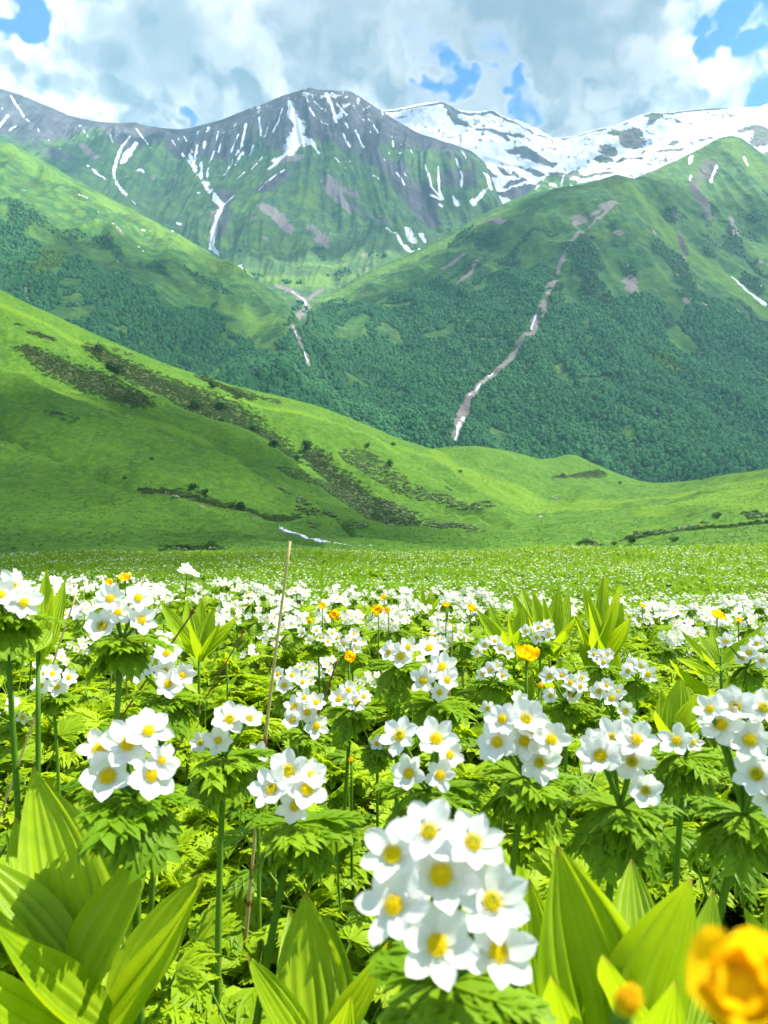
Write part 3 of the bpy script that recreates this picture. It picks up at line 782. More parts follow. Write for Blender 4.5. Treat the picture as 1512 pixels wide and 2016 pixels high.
bp = t.new('ShaderNodeBump'); bp.inputs['Distance'].default_value = 0.15; t.put(bp.inputs['Height'], t.math('ADD', n2, n3)); t.l.new(bp.outputs[0], b.inputs['Normal'])
t.l.new(b.outputs[0], out.inputs[0])
link("meadow_ground", mesh_from("meadow_ground", np.stack([GX.ravel(), GY.ravel(), GZ.ravel()], 1), gf), mat=mm, kind='structure', label="flowering alpine meadow ground", cat="meadow")


# ------------------------------------------------------------------ scattering (geometry nodes) for what nobody could count
def scatter(name, pts, rots, scls, idxs, protos, label, cat):
    pc = bpy.data.collections.new(name + "_kinds")
    for p in protos:
        pc.objects.link(p)
    me = bpy.data.meshes.new(name)
    pts = np.asarray(pts, np.float32)
    me.vertices.add(len(pts))
    me.vertices.foreach_set('co', pts.ravel())
    a = me.attributes.new('rot', 'FLOAT_VECTOR', 'POINT'); a.data.foreach_set('vector', np.asarray(rots, np.float32).ravel())
    a = me.attributes.new('scl', 'FLOAT_VECTOR', 'POINT'); a.data.foreach_set('vector', np.asarray(scls, np.float32).ravel())
    a = me.attributes.new('idx', 'INT', 'POINT'); a.data.foreach_set('value', np.asarray(idxs, np.int32))
    o = link(name, me, kind='stuff', label=label, cat=cat)
    g = bpy.data.node_groups.new(name + "_nodes", 'GeometryNodeTree')
    g.interface.new_socket("Geometry", in_out='INPUT', socket_type='NodeSocketGeometry')
    g.interface.new_socket("Geometry", in_out='OUTPUT', socket_type='NodeSocketGeometry')
    N = g.nodes
    gi = N.new('NodeGroupInput'); go = N.new('NodeGroupOutput')
    ci = N.new('GeometryNodeCollectionInfo'); ci.inputs[0].default_value = pc
    ci.inputs['Separate Children'].default_value = True; ci.inputs['Reset Children'].default_value = True
    ip = N.new('GeometryNodeInstanceOnPoints'); ip.inputs['Pick Instance'].default_value = True

    def na(nm, dt):
        nd = N.new('GeometryNodeInputNamedAttribute'); nd.data_type = dt; nd.inputs[0].default_value = nm
        return nd.outputs[0]
    L = g.links
    L.new(gi.outputs[0], ip.inputs['Points']); L.new(ci.outputs[0], ip.inputs['Instance'])
    L.new(na('idx', 'INT'), ip.inputs['Instance Index'])
    L.new(na('rot', 'FLOAT_VECTOR'), ip.inputs['Rotation']); L.new(na('scl', 'FLOAT_VECTOR'), ip.inputs['Scale'])
    L.new(ip.outputs[0], go.inputs[0])
    md = o.modifiers.new("scatter", 'NODES'); md.node_group = g
    return o


def proto(name, me, mat):
    if not me.materials:
        for m in (mat if isinstance(mat, (list, tuple)) else [mat]):
            me.materials.append(m)
    return bpy.data.objects.new(name, me)


def leaf_mat(name, col, col2, trans=0.45, tcol=None, gloss=0.25, rough=0.45, vary=0.35, noise_scale=30.0, stripe=None, tip=False):
    """a leaf: diffuse, light shining through it, a thin gloss; hue varies from plant to plant"""
    m, t, out = new_mat(name)
    oi = t.new('ShaderNodeObjectInfo')
    pos = t.new('ShaderNodeNewGeometry').outputs['Position']
    n = t.noise(pos, noise_scale, 4, 0.6)
    f = t.math('ADD', t.math('MULTIPLY', oi.outputs['Random'], vary * 1.6), t.math('MULTIPLY', t.math('SUBTRACT', n, 0.3), 1.0 - vary), clamp=True)
    c = t.mix(f, col, col2)
    if stripe is not None:
        s = t.attr('vein')
        c = t.mix(t.math('MULTIPLY', s, 0.8), c, stripe)
    if tip:
        nb = t.noise(pos, 160, 5, .65)
        c = t.mix(t.ramp(nb, .62, .72, 0, .45), c, (0.42, 0.46, 0.08))
        c = t.mix(t.ramp(t.math('MULTIPLY_ADD', t.math('SUBTRACT', nb, .5), .12, t.attr('tip')), .93, .985), c, (0.32, 0.20, 0.05))
        c = t.mix(t.ramp(t.noise(pos, 42, 4, .6), .40, .70, 0, .38), c, (0.10, 0.24, 0.004))
    tc_ = t.mix(0.6, c, tcol) if tcol else c
    d = t.new('ShaderNodeBsdfPrincipled')
    t.put(d.inputs['Base Color'], c)
    d.inputs['Roughness'].default_value = rough
    d.inputs['Specular IOR Level'].default_value = gloss
    tr = t.new('ShaderNodeBsdfTranslucent'); t.put(tr.inputs[0], tc_)
    mx = t.new('ShaderNodeMixShader'); mx.inputs[0].default_value = trans
    t.l.new(d.outputs[0], mx.inputs[1]); t.l.new(tr.outputs[0], mx.inputs[2])
    t.l.new(mx.outputs[0], out.inputs[0])
    return m


RNG = np.random.default_rng(7)


def crown_mesh(name, seed, sub=2):
    bm = bmesh.new()
    bmesh.ops.create_icosphere(bm, subdivisions=sub, radius=1.0)
    r = random.Random(seed)
    off = Vector((r.uniform(0, 50), r.uniform(0, 50), r.uniform(0, 50)))
    from mathutils import noise as mn
    for v in bm.verts:
        k = 1 + 0.34 * mn.noise(v.co * 1.7 + off) + 0.24 * mn.noise(v.co * 4.2 + off)
        v.co = v.co * k
        v.co.z = v.co.z * 1.15 + 0.55
    me = bpy.data.meshes.new(name)
    bm.to_mesh(me); bm.free()
    return me


def sample_terrain(T, weight, n, rng):
    """n random points on the faces of a terrain, by area times the weight of their first corner"""
    f = T.faces
    A, B_, D = T.V[f[:, 0]], T.V[f[:, 1]], T.V[f[:, 3]]
    area = np.linalg.norm(np.cross(B_ - A, D - A), axis=1) * weight[f[:, 0]]
    area[T.front_n - T.nt:] = 0
    cum = np.cumsum(area); cum /= cum[-1]
    k = np.searchsorted(cum, rng.random(n))
    u, v = rng.random(n)[:, None], rng.random(n)[:, None]
    return A[k] + (B_ - A)[k] * u + (D - A)[k] * v, area.sum()


MAT_TREE = leaf_mat("broadleaf_forest", (0.026, 0.130, 0.050), (0.090, 0.245, 0.070), trans=0.15, vary=0.45, noise_scale=0.035, gloss=0.1, rough=0.8)
MAT_TREE_B = leaf_mat("young_broadleaf_forest", (0.07, 0.17, 0.02), (0.13, 0.24, 0.03), trans=0.15, vary=0.6, noise_scale=0.12, gloss=0.1, rough=0.8)


def forest(name, T, dens_mask, spacing, label, rmin, rmax, seed, mat=MAT_TREE):
    rng = np.random.default_rng(seed)
    _, area = sample_terrain(T, dens_mask, 1, rng)
    n = int(area / spacing ** 2)
    pts, _ = sample_terrain(T, dens_mask, n, rng)
    s = rng.uniform(rmin, rmax, n) * (1 + 0.35 * (rng.random(n) < 0.12))
    scl = np.stack([s, s * rng.uniform(.85, 1.15, n), s * rng.uniform(0.9, 1.45, n)], 1)
    rot = np.stack([rng.normal(0, .12, n), rng.normal(0, .12, n), rng.uniform(0, 6.28, n)], 1)
    protos = [proto("tree_crown", crown_mesh("tree_crown", seed * 10 + i), mat) for i in range(5)]
    pts = pts.copy(); pts[:, 2] -= 0.3 * s
    scatter(name, pts, rot, scl, rng.integers(0, 5, n), protos, label, "forest")
    return n


visL = (TL.py < 900) * (TL.px > -60)
forest("forest", TL, forL * visL, 3.0, "dark green wood covering the lower left mountainside", 1.2, 2.4, 11)
forest("forest", TP, forP * (TP.py < 1010) * (TP.px < 1560), 3.0, "dark green wood covering the foot of the pyramid mountain", 1.2, 2.4, 12)
forest("mountain_scrub", TP, (shrP > 0.52) * (forP < .5) * (TP.py < 700) * (TP.px < 1560) * 1.0, 5.2, "dark scrub dotted over the upper pyramid mountain", 0.9, 1.9, 13)
forest("mountain_scrub", TL, (shrL > 0.45) * (forL < .5) * visL * 1.0, 5.2, "dark scrub dotted over the upper left mountainside", 0.9, 1.9, 14)
brightL = TL.strokes([[(110, 500, 20), (95, 520, 16), (60, 545, 10)], [(20, 530, 14)]])
forest("bright_grove", TL, (brightL > 0.5) * 1.0, 4.6, "light green grove in a sunny hollow of the left mountainside", 1.8, 3.0, 15, MAT_TREE_B)
forest("bright_grove", TP, (TP.strokes([[(1310, 715, 22), (1330, 735, 18)]]) > 0.5) * 1.0, 5.0, "light green grove amid the dark wood of the pyramid mountain", 1.8, 3.0, 16, MAT_TREE_B)
forest("valley_wood", TB, (for_b > 0.40) * (TB.py < 620) * (elev < 620) * (TB.px > 440) * (TB.px < 1000) * 1.0, 9.0, "scattered trees around the head of the valley", 2.0, 3.6, 17)


# ------------------------------------------------------------------ haze in the air and unseen clouds added for shade
def haze_box():
    x0, x1, y0, y1, z0, z1 = -2600, 2600, -400, 3900, -420, 2050
    v = [(x, y, z) for z in (z0, z1) for y in (y0, y1) for x in (x0, x1)]
    f = [(0, 2, 3, 1), (4, 5, 7, 6), (0, 1, 5, 4), (2, 6, 7, 3), (0, 4, 6, 2), (1, 3, 7, 5)]
    m, t, out = new_mat("mountain_haze")
    pv = t.new('ShaderNodeVolumePrincipled')
    pv.inputs['Color'].default_value = (0.40, 0.80, 1.0, 1)
    pv.inputs['Density'].default_value = HAZE
    pv.inputs['Anisotropy'].default_value = 0.0
    t.l.new(pv.outputs[0], out.inputs['Volume'])
    link("haze", mesh_from("haze", v, f, smooth=False), mat=m, kind='stuff', label="thin blue haze filling the valley air", cat="haze")


HAZE = 1.2e-4
haze_box()


# unseen clouds above the haze, added to cast shade on hill, meadow and mountains
def cloud(name, target, radii, z, label, seed, thin):
    m, t, out = new_mat("shade_cloud_vapour")
    pos = t.new('ShaderNodeTexCoord').outputs['Object']
    n = t.noise(pos, 2.2, 5, .6)
    df = t.new('ShaderNodeBsdfDiffuse'); df.inputs[0].default_value = (.9, .9, .9, 1)
    tl = t.new('ShaderNodeBsdfTranslucent'); tl.inputs[0].default_value = (.9, .9, .9, 1)
    m1 = t.new('ShaderNodeMixShader'); t.l.new(df.outputs[0], m1.inputs[1]); t.l.new(tl.outputs[0], m1.inputs[2])
    tp = t.new('ShaderNodeBsdfTransparent')
    m2 = t.new('ShaderNodeMixShader')
    t.put(m2.inputs[0], t.ramp(n, .30, .62, thin * .35, thin))
    t.l.new(tp.outputs[0], m2.inputs[1]); t.l.new(m1.outputs[0], m2.inputs[2])
    t.l.new(m2.outputs[0], out.inputs[0])
    from mathutils import noise as mn
    bm = bmesh.new()
    bmesh.ops.create_icosphere(bm, subdivisions=5, radius=1.0)
    off = Vector((seed * 7.1, seed * 3.3, seed * 1.7))
    for v in bm.verts:
        d = v.co.normalized()
        k = 1 + .30 * mn.noise(d * 1.6 + off) + .22 * mn.noise(d * 3.6 + off) + .12 * abs(mn.noise(d * 8 + off)) + .07 * abs(mn.noise(d * 17 + off))
        v.co = d * k
        if v.co.z < 0: v.co.z *= .35
    me = bpy.data.meshes.new(name); bm.to_mesh(me); bm.free()
    me.polygons.foreach_set('use_smooth', np.ones(len(me.polygons), bool))
    h = z - target[2]
    o = link(name, me, mat=m, label=label, cat="cloud", group="unseen clouds added for shade", kind='structure')
    o.location = (target[0] + SUN_DIR.x / SUN_DIR.z * h, target[1] + SUN_DIR.y / SUN_DIR.z * h, z)
    o.scale = (radii[0], radii[1], min(radii) * .5)


cloud("cloud", (-85, 165, 0), (88, 105, 0), 2420, "small thin unseen cloud added to shade the lower left hill", 1, .60)
cloud("cloud", (-48, 64, 0), (40, 22, 0), 2350, "thin unseen cloud wisp added to shade the left of the lower meadow", 4, .75)
cloud("cloud", (260, 960, 200), (620, 330, 0), 2600, "wide unseen cloud added to shade the forests", 2, .36)
cloud("cloud", (-150, 2250, 1000), (900, 420, 0), 2620, "wide unseen cloud added to shade the far mountain", 3, .36)
cloud("cloud", (420, 3000, 1400), (480, 260, 0), 2700, "unseen cloud added to dull the snow ridge behind the saddle", 6, .5)
cloud("cloud", (-470, 760, 120), (260, 190, 0), 2600, "unseen cloud added to shade the left mountainside", 5, .30)


# ------------------------------------------------------------------ small geometry builders
class MB:
    def __init__(self):
        self.v, self.f, self.m, self.a = [], [], [], []

    def add(self, verts, faces, mat=0, attr=None):
        o = len(self.v)
        self.v += [tuple(p) for p in verts]
        self.f += [tuple(i + o for i in q) for q in faces]
        self.m += [mat] * len(faces)
        self.a += list(attr) if attr is not None else [0.0] * len(verts)

    def mesh(self, name, mats=None, smooth=True, attr=None):
        me = bpy.data.meshes.new(name)
        me.from_pydata(self.v, [], self.f)
        if smooth:
            me.polygons.foreach_set('use_smooth', np.ones(len(self.f), bool))
        if mats:
            for m in mats: me.materials.append(m)
            me.polygons.foreach_set('material_index', np.array(self.m, np.int32))
        if attr:
            set_attr(me, attr, self.a)
        me.update()
        return me

    def tube(self, pts, rads, n=7, mat=0, cap=True):
        pts = [Vector(p) for p in pts]
        rings = []
        V = []
        for i, p in enumerate(pts):
            a = pts[max(i - 1, 0)]; b = pts[min(i + 1, len(pts) - 1)]
            d = (b - a).normalized()
            s = d.cross(Vector((0.3, 1, 0.2))).normalized()
            u = s.cross(d)
            for k in range(n):
                an = 2 * math.pi * k / n
                V.append(p + (s * math.cos(an) + u * math.sin(an)) * rads[i])
        Fc = []
        for i in range(len(pts) - 1):
            for k in range(n):
                Fc.append((i * n + k, i * n + (k + 1) % n, (i + 1) * n + (k + 1) % n, (i + 1) * n + k))
        if cap:
            Fc.append(tuple(range((len(pts) - 1) * n, len(pts) * n)))
        self.add(V, Fc, mat)

    def strip(self, base, direc, normal, length, width, droop=0.0, curl=0.0, mat=0, prof=(0.25, 0.9, 1.0, 0.6)):
        """a narrow pointed leaf lobe: left, mid rib and right vertices so that it folds a little along the rib"""
        d = Vector(direc).normalized(); nn = Vector(normal)
        s = d.cross(nn).normalized(); nn = s.cross(d).normalized()
        V = []
        k = len(prof)
        for i, w in enumerate(prof):
            t_ = i / k
            c = Vector(base) + d * length * t_ - nn * droop * length * t_ * t_ + s * curl * length * t_ * t_
            hw = w * width * 0.5
            V += [c - s * hw + nn * hw * 0.35, c, c + s * hw + nn * hw * 0.35]
        V.append(Vector(base) + d * length - nn * droop * length + s * curl * length)
        Fc = []
        for i in range(k - 1):
            for j in (0, 1):
                Fc.append((i * 3 + j, i * 3 + j + 1, i * 3 + j + 4, i * 3 + j + 3))
        e = (k - 1) * 3
        Fc += [(e, e + 1, k * 3), (e + 1, e + 2, k * 3)]
        self.add(V, Fc, mat)


def rot_to(z, spin=0.0):
    z = Vector(z).normalized()
    return (z.to_track_quat('Z', 'Y') @ Quaternion((0, 0, 1), spin))


def cut_leaf(mb, base, direc, up, size, rnd, narrow=1.0, droop=0.35, segs=5, spread=78, mat=0):
    """a palmately cut leaf: five fingers, each with pointed side lobes"""
    d = Vector(direc).normalized()
    s = d.cross(Vector(up)).normalized(); nn = s.cross(d).normalized()
    for i in range(segs):
        a = math.radians(-spread + 2 * spread * i / (segs - 1) + rnd.uniform(-7, 7))
        L = size * (1.0 - 0.36 * abs(i - (segs - 1) / 2) / ((segs - 1) / 2)) * rnd.uniform(.88, 1.1)
        dv = (d * math.cos(a) + s * math.sin(a) + nn * rnd.uniform(-.12, .12)).normalized()
        side = dv.cross(nn).normalized()
        dr = droop * rnd.uniform(.6, 1.4)
        mb.strip(base, dv, nn, L, size * 0.26 * narrow, dr, rnd.uniform(-.1, .1), mat, (0.25, .8, 1, .55))
        for q, t_ in enumerate((0.36, 0.56, 0.74)):
            for sg in (-1, 1):
                an = math.radians(rnd.uniform(28, 44)) * sg
                p = Vector(base) + dv * L * t_ - nn * dr * L * t_ * t_
                dd = (dv * math.cos(an) + side * math.sin(an) - nn * dr * t_ * 1.3).normalized()
                mb.strip(p, dd, nn, L * (0.44 - 0.08 * q) * rnd.uniform(.85, 1.1), size * 0.20 * narrow, dr * .7, 0.1 * sg, mat, (0.5, 1, .6))


# ------------------------------------------------------------------ materials of the plants
M_LEAF = leaf_mat("cut_leaf_green", (0.215, 0.360, 0.006), (0.390, 0.530, 0.015), 0.48, (0.56, 0.68, 0.010), gloss=0.18, rough=0.5, vary=0.5, noise_scale=9)
M_LEAF_D = leaf_mat("deep_leaf_green", (0.090, 0.205, 0.006), (0.200, 0.345, 0.010), 0.46, (0.38, 0.54, 0.008), gloss=0.2, rough=0.5, vary=0.5, noise_scale=9)
M_BRACT = leaf_mat("bract_green", (0.140, 0.285, 0.006), (0.245, 0.400, 0.012), 0.48, (0.40, 0.54, 0.008), gloss=0.2, rough=0.5, vary=0.5, noise_scale=60)
M_STEM = leaf_mat("hairy_stem_green", (0.070, 0.170, 0.012), (0.140, 0.270, 0.022), 0.12, gloss=0.15, rough=0.6, vary=0.5, noise_scale=90)
M_GRASS = leaf_mat("grass_green", (0.150, 0.280, 0.010), (0.300, 0.450, 0.030), 0.38, (0.32, 0.52, 0.025), gloss=0.2, rough=0.5, vary=0.6, noise_scale=20)
M_BROAD = leaf_mat("pleated_leaf_green", (0.235, 0.375, 0.004), (0.340, 0.480, 0.008), 0.50, (0.54, 0.66, 0.006), gloss=0.25, rough=0.42, vary=0.35, noise_scale=14, stripe=(0.44, 0.58, 0.040), tip=True)
M_FARLEAF = leaf_mat("far_meadow_leaf", (0.110, 0.255, 0.007), (0.220, 0.385, 0.014), 0.40, (0.34, 0.50, 0.010), gloss=0.12, rough=0.6, vary=0.5, noise_scale=.25)
M_PETAL = leaf_mat("white_petal", (0.82, 0.81, 0.765), (0.89, 0.885, 0.845), 0.40, gloss=0.2, rough=0.55, vary=0.4, noise_scale=40, stripe=(0.66, 0.69, 0.58))
M_FARPETAL = leaf_mat("white_petal_far", (0.72, 0.74, 0.70), (0.86, 0.86, 0.82), 0.25, gloss=0.1, rough=0.6, vary=0.6, noise_scale=3)
M_STAMEN = leaf_mat("yellow_stamen", (0.86, 0.66, 0.008), (0.92, 0.80, 0.015), 0.25, gloss=0.1, rough=0.7, vary=0.3, noise_scale=400)
M_PISTIL = leaf_mat("green_pistil", (0.22, 0.26, 0.010), (0.36, 0.34, 0.012), 0.1, gloss=0.1, rough=0.7, vary=0.3, noise_scale=400)
M_GOLD = leaf_mat("golden_petal", (0.94, 0.52, 0.003), (0.98, 0.66, 0.008), 0.48, (0.99, 0.72, 0.006), gloss=0.35, rough=0.4, vary=0.4, noise_scale=90)
M_STRAW = leaf_mat("dry_straw", (0.48, 0.36, 0.15), (0.66, 0.52, 0.25), 0.05, gloss=0.2, rough=0.6, vary=0.1, noise_scale=60)
M_BROWN = leaf_mat("dry_brown", (0.16, 0.085, 0.035), (0.30, 0.17, 0.07), 0.05, gloss=0.1, rough=0.8, vary=0.2, noise_scale=90)


# ------------------------------------------------------------------ ground cover round the plants
def rosette(seed, n=6, h=(.07, .17), size=(.045, .07), narrow=1.0, mat=None, deep=False):
    r = random.Random(seed); mb = MB()
    for i in range(n):
        a = 2 * math.pi * (i + r.uniform(-.3, .3)) / n
        el = math.radians(r.uniform(35, 82))
        L = r.uniform(*h)
        d = Vector((math.cos(a) * math.cos(el), math.sin(a) * math.cos(el), math.sin(el)))
        mid = d * L * .55 + Vector((0, 0, L * .12))
        tip = d * L
        mb.tube([(0, 0, 0), mid, tip], [.0022, .0018, .0014], 4, 1, False)
        out = Vector((math.cos(a), math.sin(a), r.uniform(-.15, .75))).normalized()
        cut_leaf(mb, tip, out, Vector((0, 0, 1)) + out * -.2, r.uniform(*size), r, narrow, r.uniform(.1, .5))
    return proto("leaf_rosette", mb.mesh("leaf_rosette", [M_LEAF_D if deep else M_LEAF, M_STEM]), None)


def young_whorl(seed):
    r = random.Random(seed); mb = MB()
    H = r.uniform(.13, .22)
    mb.tube([(0, 0, 0), (r.uniform(-.01, .01), 0, H * .5), (r.uniform(-.02, .02), r.uniform(-.02, .02), H)], [.003, .0028, .0025], 5, 1)
    top = Vector(mb.v[-1])
    for ring, el0, sz in ((0, 15, .07), (1, 50, .055)):
        for i in range(4 if ring == 0 else 3):
            a = 2 * math.pi * (i + r.uniform(-.2, .2)) / (4 if ring == 0 else 3) + ring
            el = math.radians(el0 + r.uniform(-12, 18))
            d = Vector((math.cos(a) * math.cos(el), math.sin(a) * math.cos(el), math.sin(el)))
            cut_leaf(mb, top, d, Vector((0, 0, 1)), sz * r.uniform(.85, 1.2), r, .9, r.uniform(.1, .4), 5, 50)
    return proto("leaf_whorl", mb.mesh("leaf_whorl", [M_LEAF, M_STEM]), None)


def grass_tuft(seed, n=16, h=(.10, .26), w=.004, mat=None):
    r = random.Random(seed); mb = MB()
    for i in range(n):
        a = r.uniform(0, 6.28); el = math.radians(r.uniform(55, 88)); L = r.uniform(*h)
        d = Vector((math.cos(a) * math.cos(el), math.sin(a) * math.cos(el), math.sin(el)))
        nn = Vector((math.cos(a), math.sin(a), 0)).cross(d).cross(d)
        mb.strip((r.uniform(-.02, .02), r.uniform(-.02, .02), 0), d, Vector((-d.x, -d.y, d.z + .3)), L, w * r.uniform(.7, 1.3), r.uniform(.1, .5), r.uniform(-.15, .15), 0, (.8, 1, .8, .5))
    return proto("grass_tuft", mb.mesh("grass_tuft", [mat or M_GRASS]), None)


def oval_herb(seed):
    r = random.Random(seed); mb = MB()
    for i in range(7):
        a = 2 * math.pi * (i + r.uniform(-.3, .3)) / 7; el = math.radians(r.uniform(25, 75)); L = r.uniform(.03, .10)
        d = Vector((math.cos(a) * math.cos(el), math.sin(a) * math.cos(el), math.sin(el)))
        mb.tube([(0, 0, 0), d * L], [.0018, .0014], 4, 1, False)
        out = Vector((math.cos(a), math.sin(a), r.uniform(0, 1.2))).normalized()
        mb.strip(d * L, out, Vector((0, 0, 1)), r.uniform(.05, .10), r.uniform(.022, .036), r.uniform(.2, .6), r.uniform(-.1, .1), 0, (.35, .85, 1, .95, .6))
    return proto("oval_herb", mb.mesh("oval_herb", [M_LEAF_D, M_STEM]), None)


def field(n, y0, y1, seed, w=0.60, w0=0.35, power=2.0):
    """points on the meadow, even per square metre inside a wedge a little wider than the view"""
    r = np.random.default_rng(seed)
    y = (y0 ** power + (y1 ** power - y0 ** power) * r.random(n)) ** (1 / power)
    x = (r.random(n) * 2 - 1) * (w * y + w0)
    return x, y, r


near_kinds = [rosette(1), rosette(2, 7), rosette(3, 5, (.10, .2), (.05, .08)), rosette(4, 6, deep=True), rosette(5, 7, (.05, .12), (.035, .06), 1.25), young_whorl(6), young_whorl(7), young_whorl(8),
              grass_tuft(9), grass_tuft(10, 12, (.14, .30)), oval_herb(11), oval_herb(12), rosette(13, 7, (.09, .18), (.045, .075), .8), rosette(14, 9, (.16, .28), (.045, .07)), rosette(15, 10, (.14, .25), (.04, .065), 1.1), rosette(16, 9, (.15, .26), (.045, .07), .9, deep=True)]
pw = np.array([3, 3, 3, 2.2, 2, 1.6, 1.6, 1.6, 1.3, 1.0, 1.3, 1.3, 3.0, 4.2, 4.2, 2.4]); pw /= pw.sum()
X1, Y1, r = field(5200, 0.42, 3.2, 21)
X2, Y2, _ = field(7500, 3.2, 9.5, 22)
xs = np.concatenate([X1, X2]); ys = np.concatenate([Y1, Y2])
n = len(xs)
sc_ = r.uniform(.62, 1.08, n) * np.where(ys < .75, .9, np.where(ys > 1.4, 1.2, 1.05))
scatter("leafy_ground_cover", np.stack([xs, ys, ground(xs, ys) - .005], 1), np.stack([r.normal(0, .15, n), r.normal(0, .15, n), r.uniform(0, 6.28, n)], 1), np.repeat(sc_[:, None], 3, 1),
        r.choice(len(near_kinds), n, p=pw), near_kinds, "bright green cut leaves and grass carpeting the meadow in front", "ground cover")


low_kinds = [rosette(101, 6, (.02, .06), (.03, .05), 1.2), rosette(102, 7, (.02, .07), (.03, .045), 1.1), rosette(103, 6, (.03, .08), (.03, .05), 1.0), oval_herb(104)]
xs, ys, r = field(6500, 0.45, 3.6, 23)
n = len(xs); s_l = r.uniform(.7, 1.15, n)
scatter("low_leaf_carpet", np.stack([xs, ys, ground(xs, ys) - .002], 1), np.stack([r.normal(0, .2, n), r.normal(0, .2, n), r.uniform(0, 6.28, n)], 1), np.repeat(s_l[:, None], 3, 1),
        r.integers(0, 4, n), low_kinds, "carpet of small fresh leaves close to the soil between the flowers", "ground cover")


# the meadow farther off: tufts of leaves and white flower heads too many to count
def far_tuft(seed):
    r = random.Random(seed); mb = MB()
    for i in range(13):
        a = r.uniform(0, 6.28); el = math.radians(r.uniform(15, 80)); L = r.uniform(.10, .24)
        d = Vector((math.cos(a) * math.cos(el), math.sin(a) * math.cos(el), math.sin(el)))
        mb.strip((r.uniform(-.05, .05), r.uniform(-.05, .05), 0.01), d, Vector((-d.x, -d.y, d.z + .4)), L, r.uniform(.03, .06), r.uniform(.2, .8), 0, 0, (.5, 1, .7))
    return proto("leaf_tuft", mb.mesh("leaf_tuft", [M_FARLEAF if seed % 3 else M_LEAF_D]), None)


def star(mb, c, nrm, R, r, mat=0, cmat=1, petals=6, flat=False):
    q = rot_to(nrm, r.uniform(0, 6))
    for k in range(petals):
        a = 2 * math.pi * k / petals
        pts = [(0.12, -.10, .0), (0.62, -.36, .12), (1.0, 0, .22), (0.62, .36, .12), (.12, .10, 0)]
        V = []
        for (u, v, z) in pts:
            p = Vector((u * math.cos(a) - v * math.sin(a), u * math.sin(a) + v * math.cos(a), z)) * R
            V.append(Vector(c) + q @ p)
        mb.add(V, [(0, 1, 2, 3, 4)], mat)
    V = [Vector(c) + q @ (Vector((math.cos(k * 1.0472) * .27, math.sin(k * 1.0472) * .27, .10)) * R) for k in range(6)] + [Vector(c) + q @ (Vector((0, 0, .26)) * R)]
    mb.add(V, [(k, (k + 1) % 6, 6) for k in range(6)], cmat)


def far_umbel(seed, k=6, big=1.0):
    r = random.Random(seed); mb = MB()
    H = r.uniform(.24, .36)
    mb.tube([(0, 0, 0), (0, 0, H)], [.004, .003], 3, 2, False)
    for i in range(k):
        a = 2.4 * i; rr = .034 * math.sqrt(i / k) * 1.2
        c = Vector((math.cos(a) * rr, math.sin(a) * rr, H + r.uniform(-.012, .015)))
        star(mb, c, Vector((math.cos(a) * rr * 14, math.sin(a) * rr * 14 - .7, 1)), .019 * big * r.uniform(.85, 1.2), r, 0, 1, 5)
    return proto("white_flower_head", mb.mesh("white_flower_head", [M_FARPETAL, M_STAMEN, M_STEM]), None)


tufts = [far_tuft(i) for i in range(31, 37)]
xs, ys, r = field(30000, 8.5, 92, 41, 0.58, 1.0, 1.55)
n = len(xs); s = r.uniform(.7, 1.5, n) * (1 + ys / 60)
scatter("meadow_tufts", np.stack([xs, ys, ground(xs, ys) - .01], 1), np.stack([0 * s, 0 * s, r.uniform(0, 6.28, n)], 1), np.repeat(s[:, None], 3, 1), r.integers(0, len(tufts), n), tufts,
        "low tufts of green leaves over the lower meadow", "ground cover")
umb = [far_umbel(i, 5 + i % 4) for i in range(51, 57)]
xs, ys, r = field(30000, 7.0, 90, 43, 0.58, 1.0, 1.75)
patch = fbm(xs / 6.0, ys / 3.0, 4, 44) + 0.30 * fbm(xs / 25, ys / 14, 2, 45)
keep = r.random(len(xs)) < np.clip(0.60 + 1.0 * patch, 0.05, 1.0) * np.clip(1.15 - ys / 110, .3, 1)
xs, ys = xs[keep], ys[keep]; n = len(xs); s = r.uniform(.65, 1.1, n) * (1 + ys / 220)
scatter("meadow_flower_heads", np.stack([xs, ys, ground(xs, ys)], 1), np.stack([r.normal(0, .12, n), r.normal(0, .12, n), r.normal(0, .7, n)], 1), np.repeat(s[:, None], 3, 1), r.integers(0, len(umb), n), umb,
        "countless white flower heads dotting the lower meadow", "flowers")

umb2 = [far_umbel(i, 6 + i % 4, 1.15) for i in range(71, 77)]
xs, ys, r = field(380, 2.6, 8.2, 47, 0.56, 0.3, 1.6)
pxs = CX + F * xs / ys
w_ = np.interp(pxs, [0, 330, 420, 470, 560, 900, 960, 1230, 1300, 1512], [1, 1, .5, .9, .9, .8, .25, .25, .8, .8]) * np.clip(.75 + .9 * fbm(xs / 1.1, ys / 1.1, 3, 48), .05, 1)
keep = r.random(len(xs)) < w_
xs, ys = xs[keep], ys[keep]; n = len(xs); s = r.uniform(.85, 1.25, n)
scatter("drift_flower_heads", np.stack([xs, ys, ground(xs, ys)], 1), np.stack([r.normal(0, .12, n), r.normal(0, .12, n), r.normal(0, .7, n)], 1), np.repeat(s[:, None], 3, 1), r.integers(0, len(umb), n), umb2,
        "dense white flower heads filling the drifts on the knoll", "flowers")


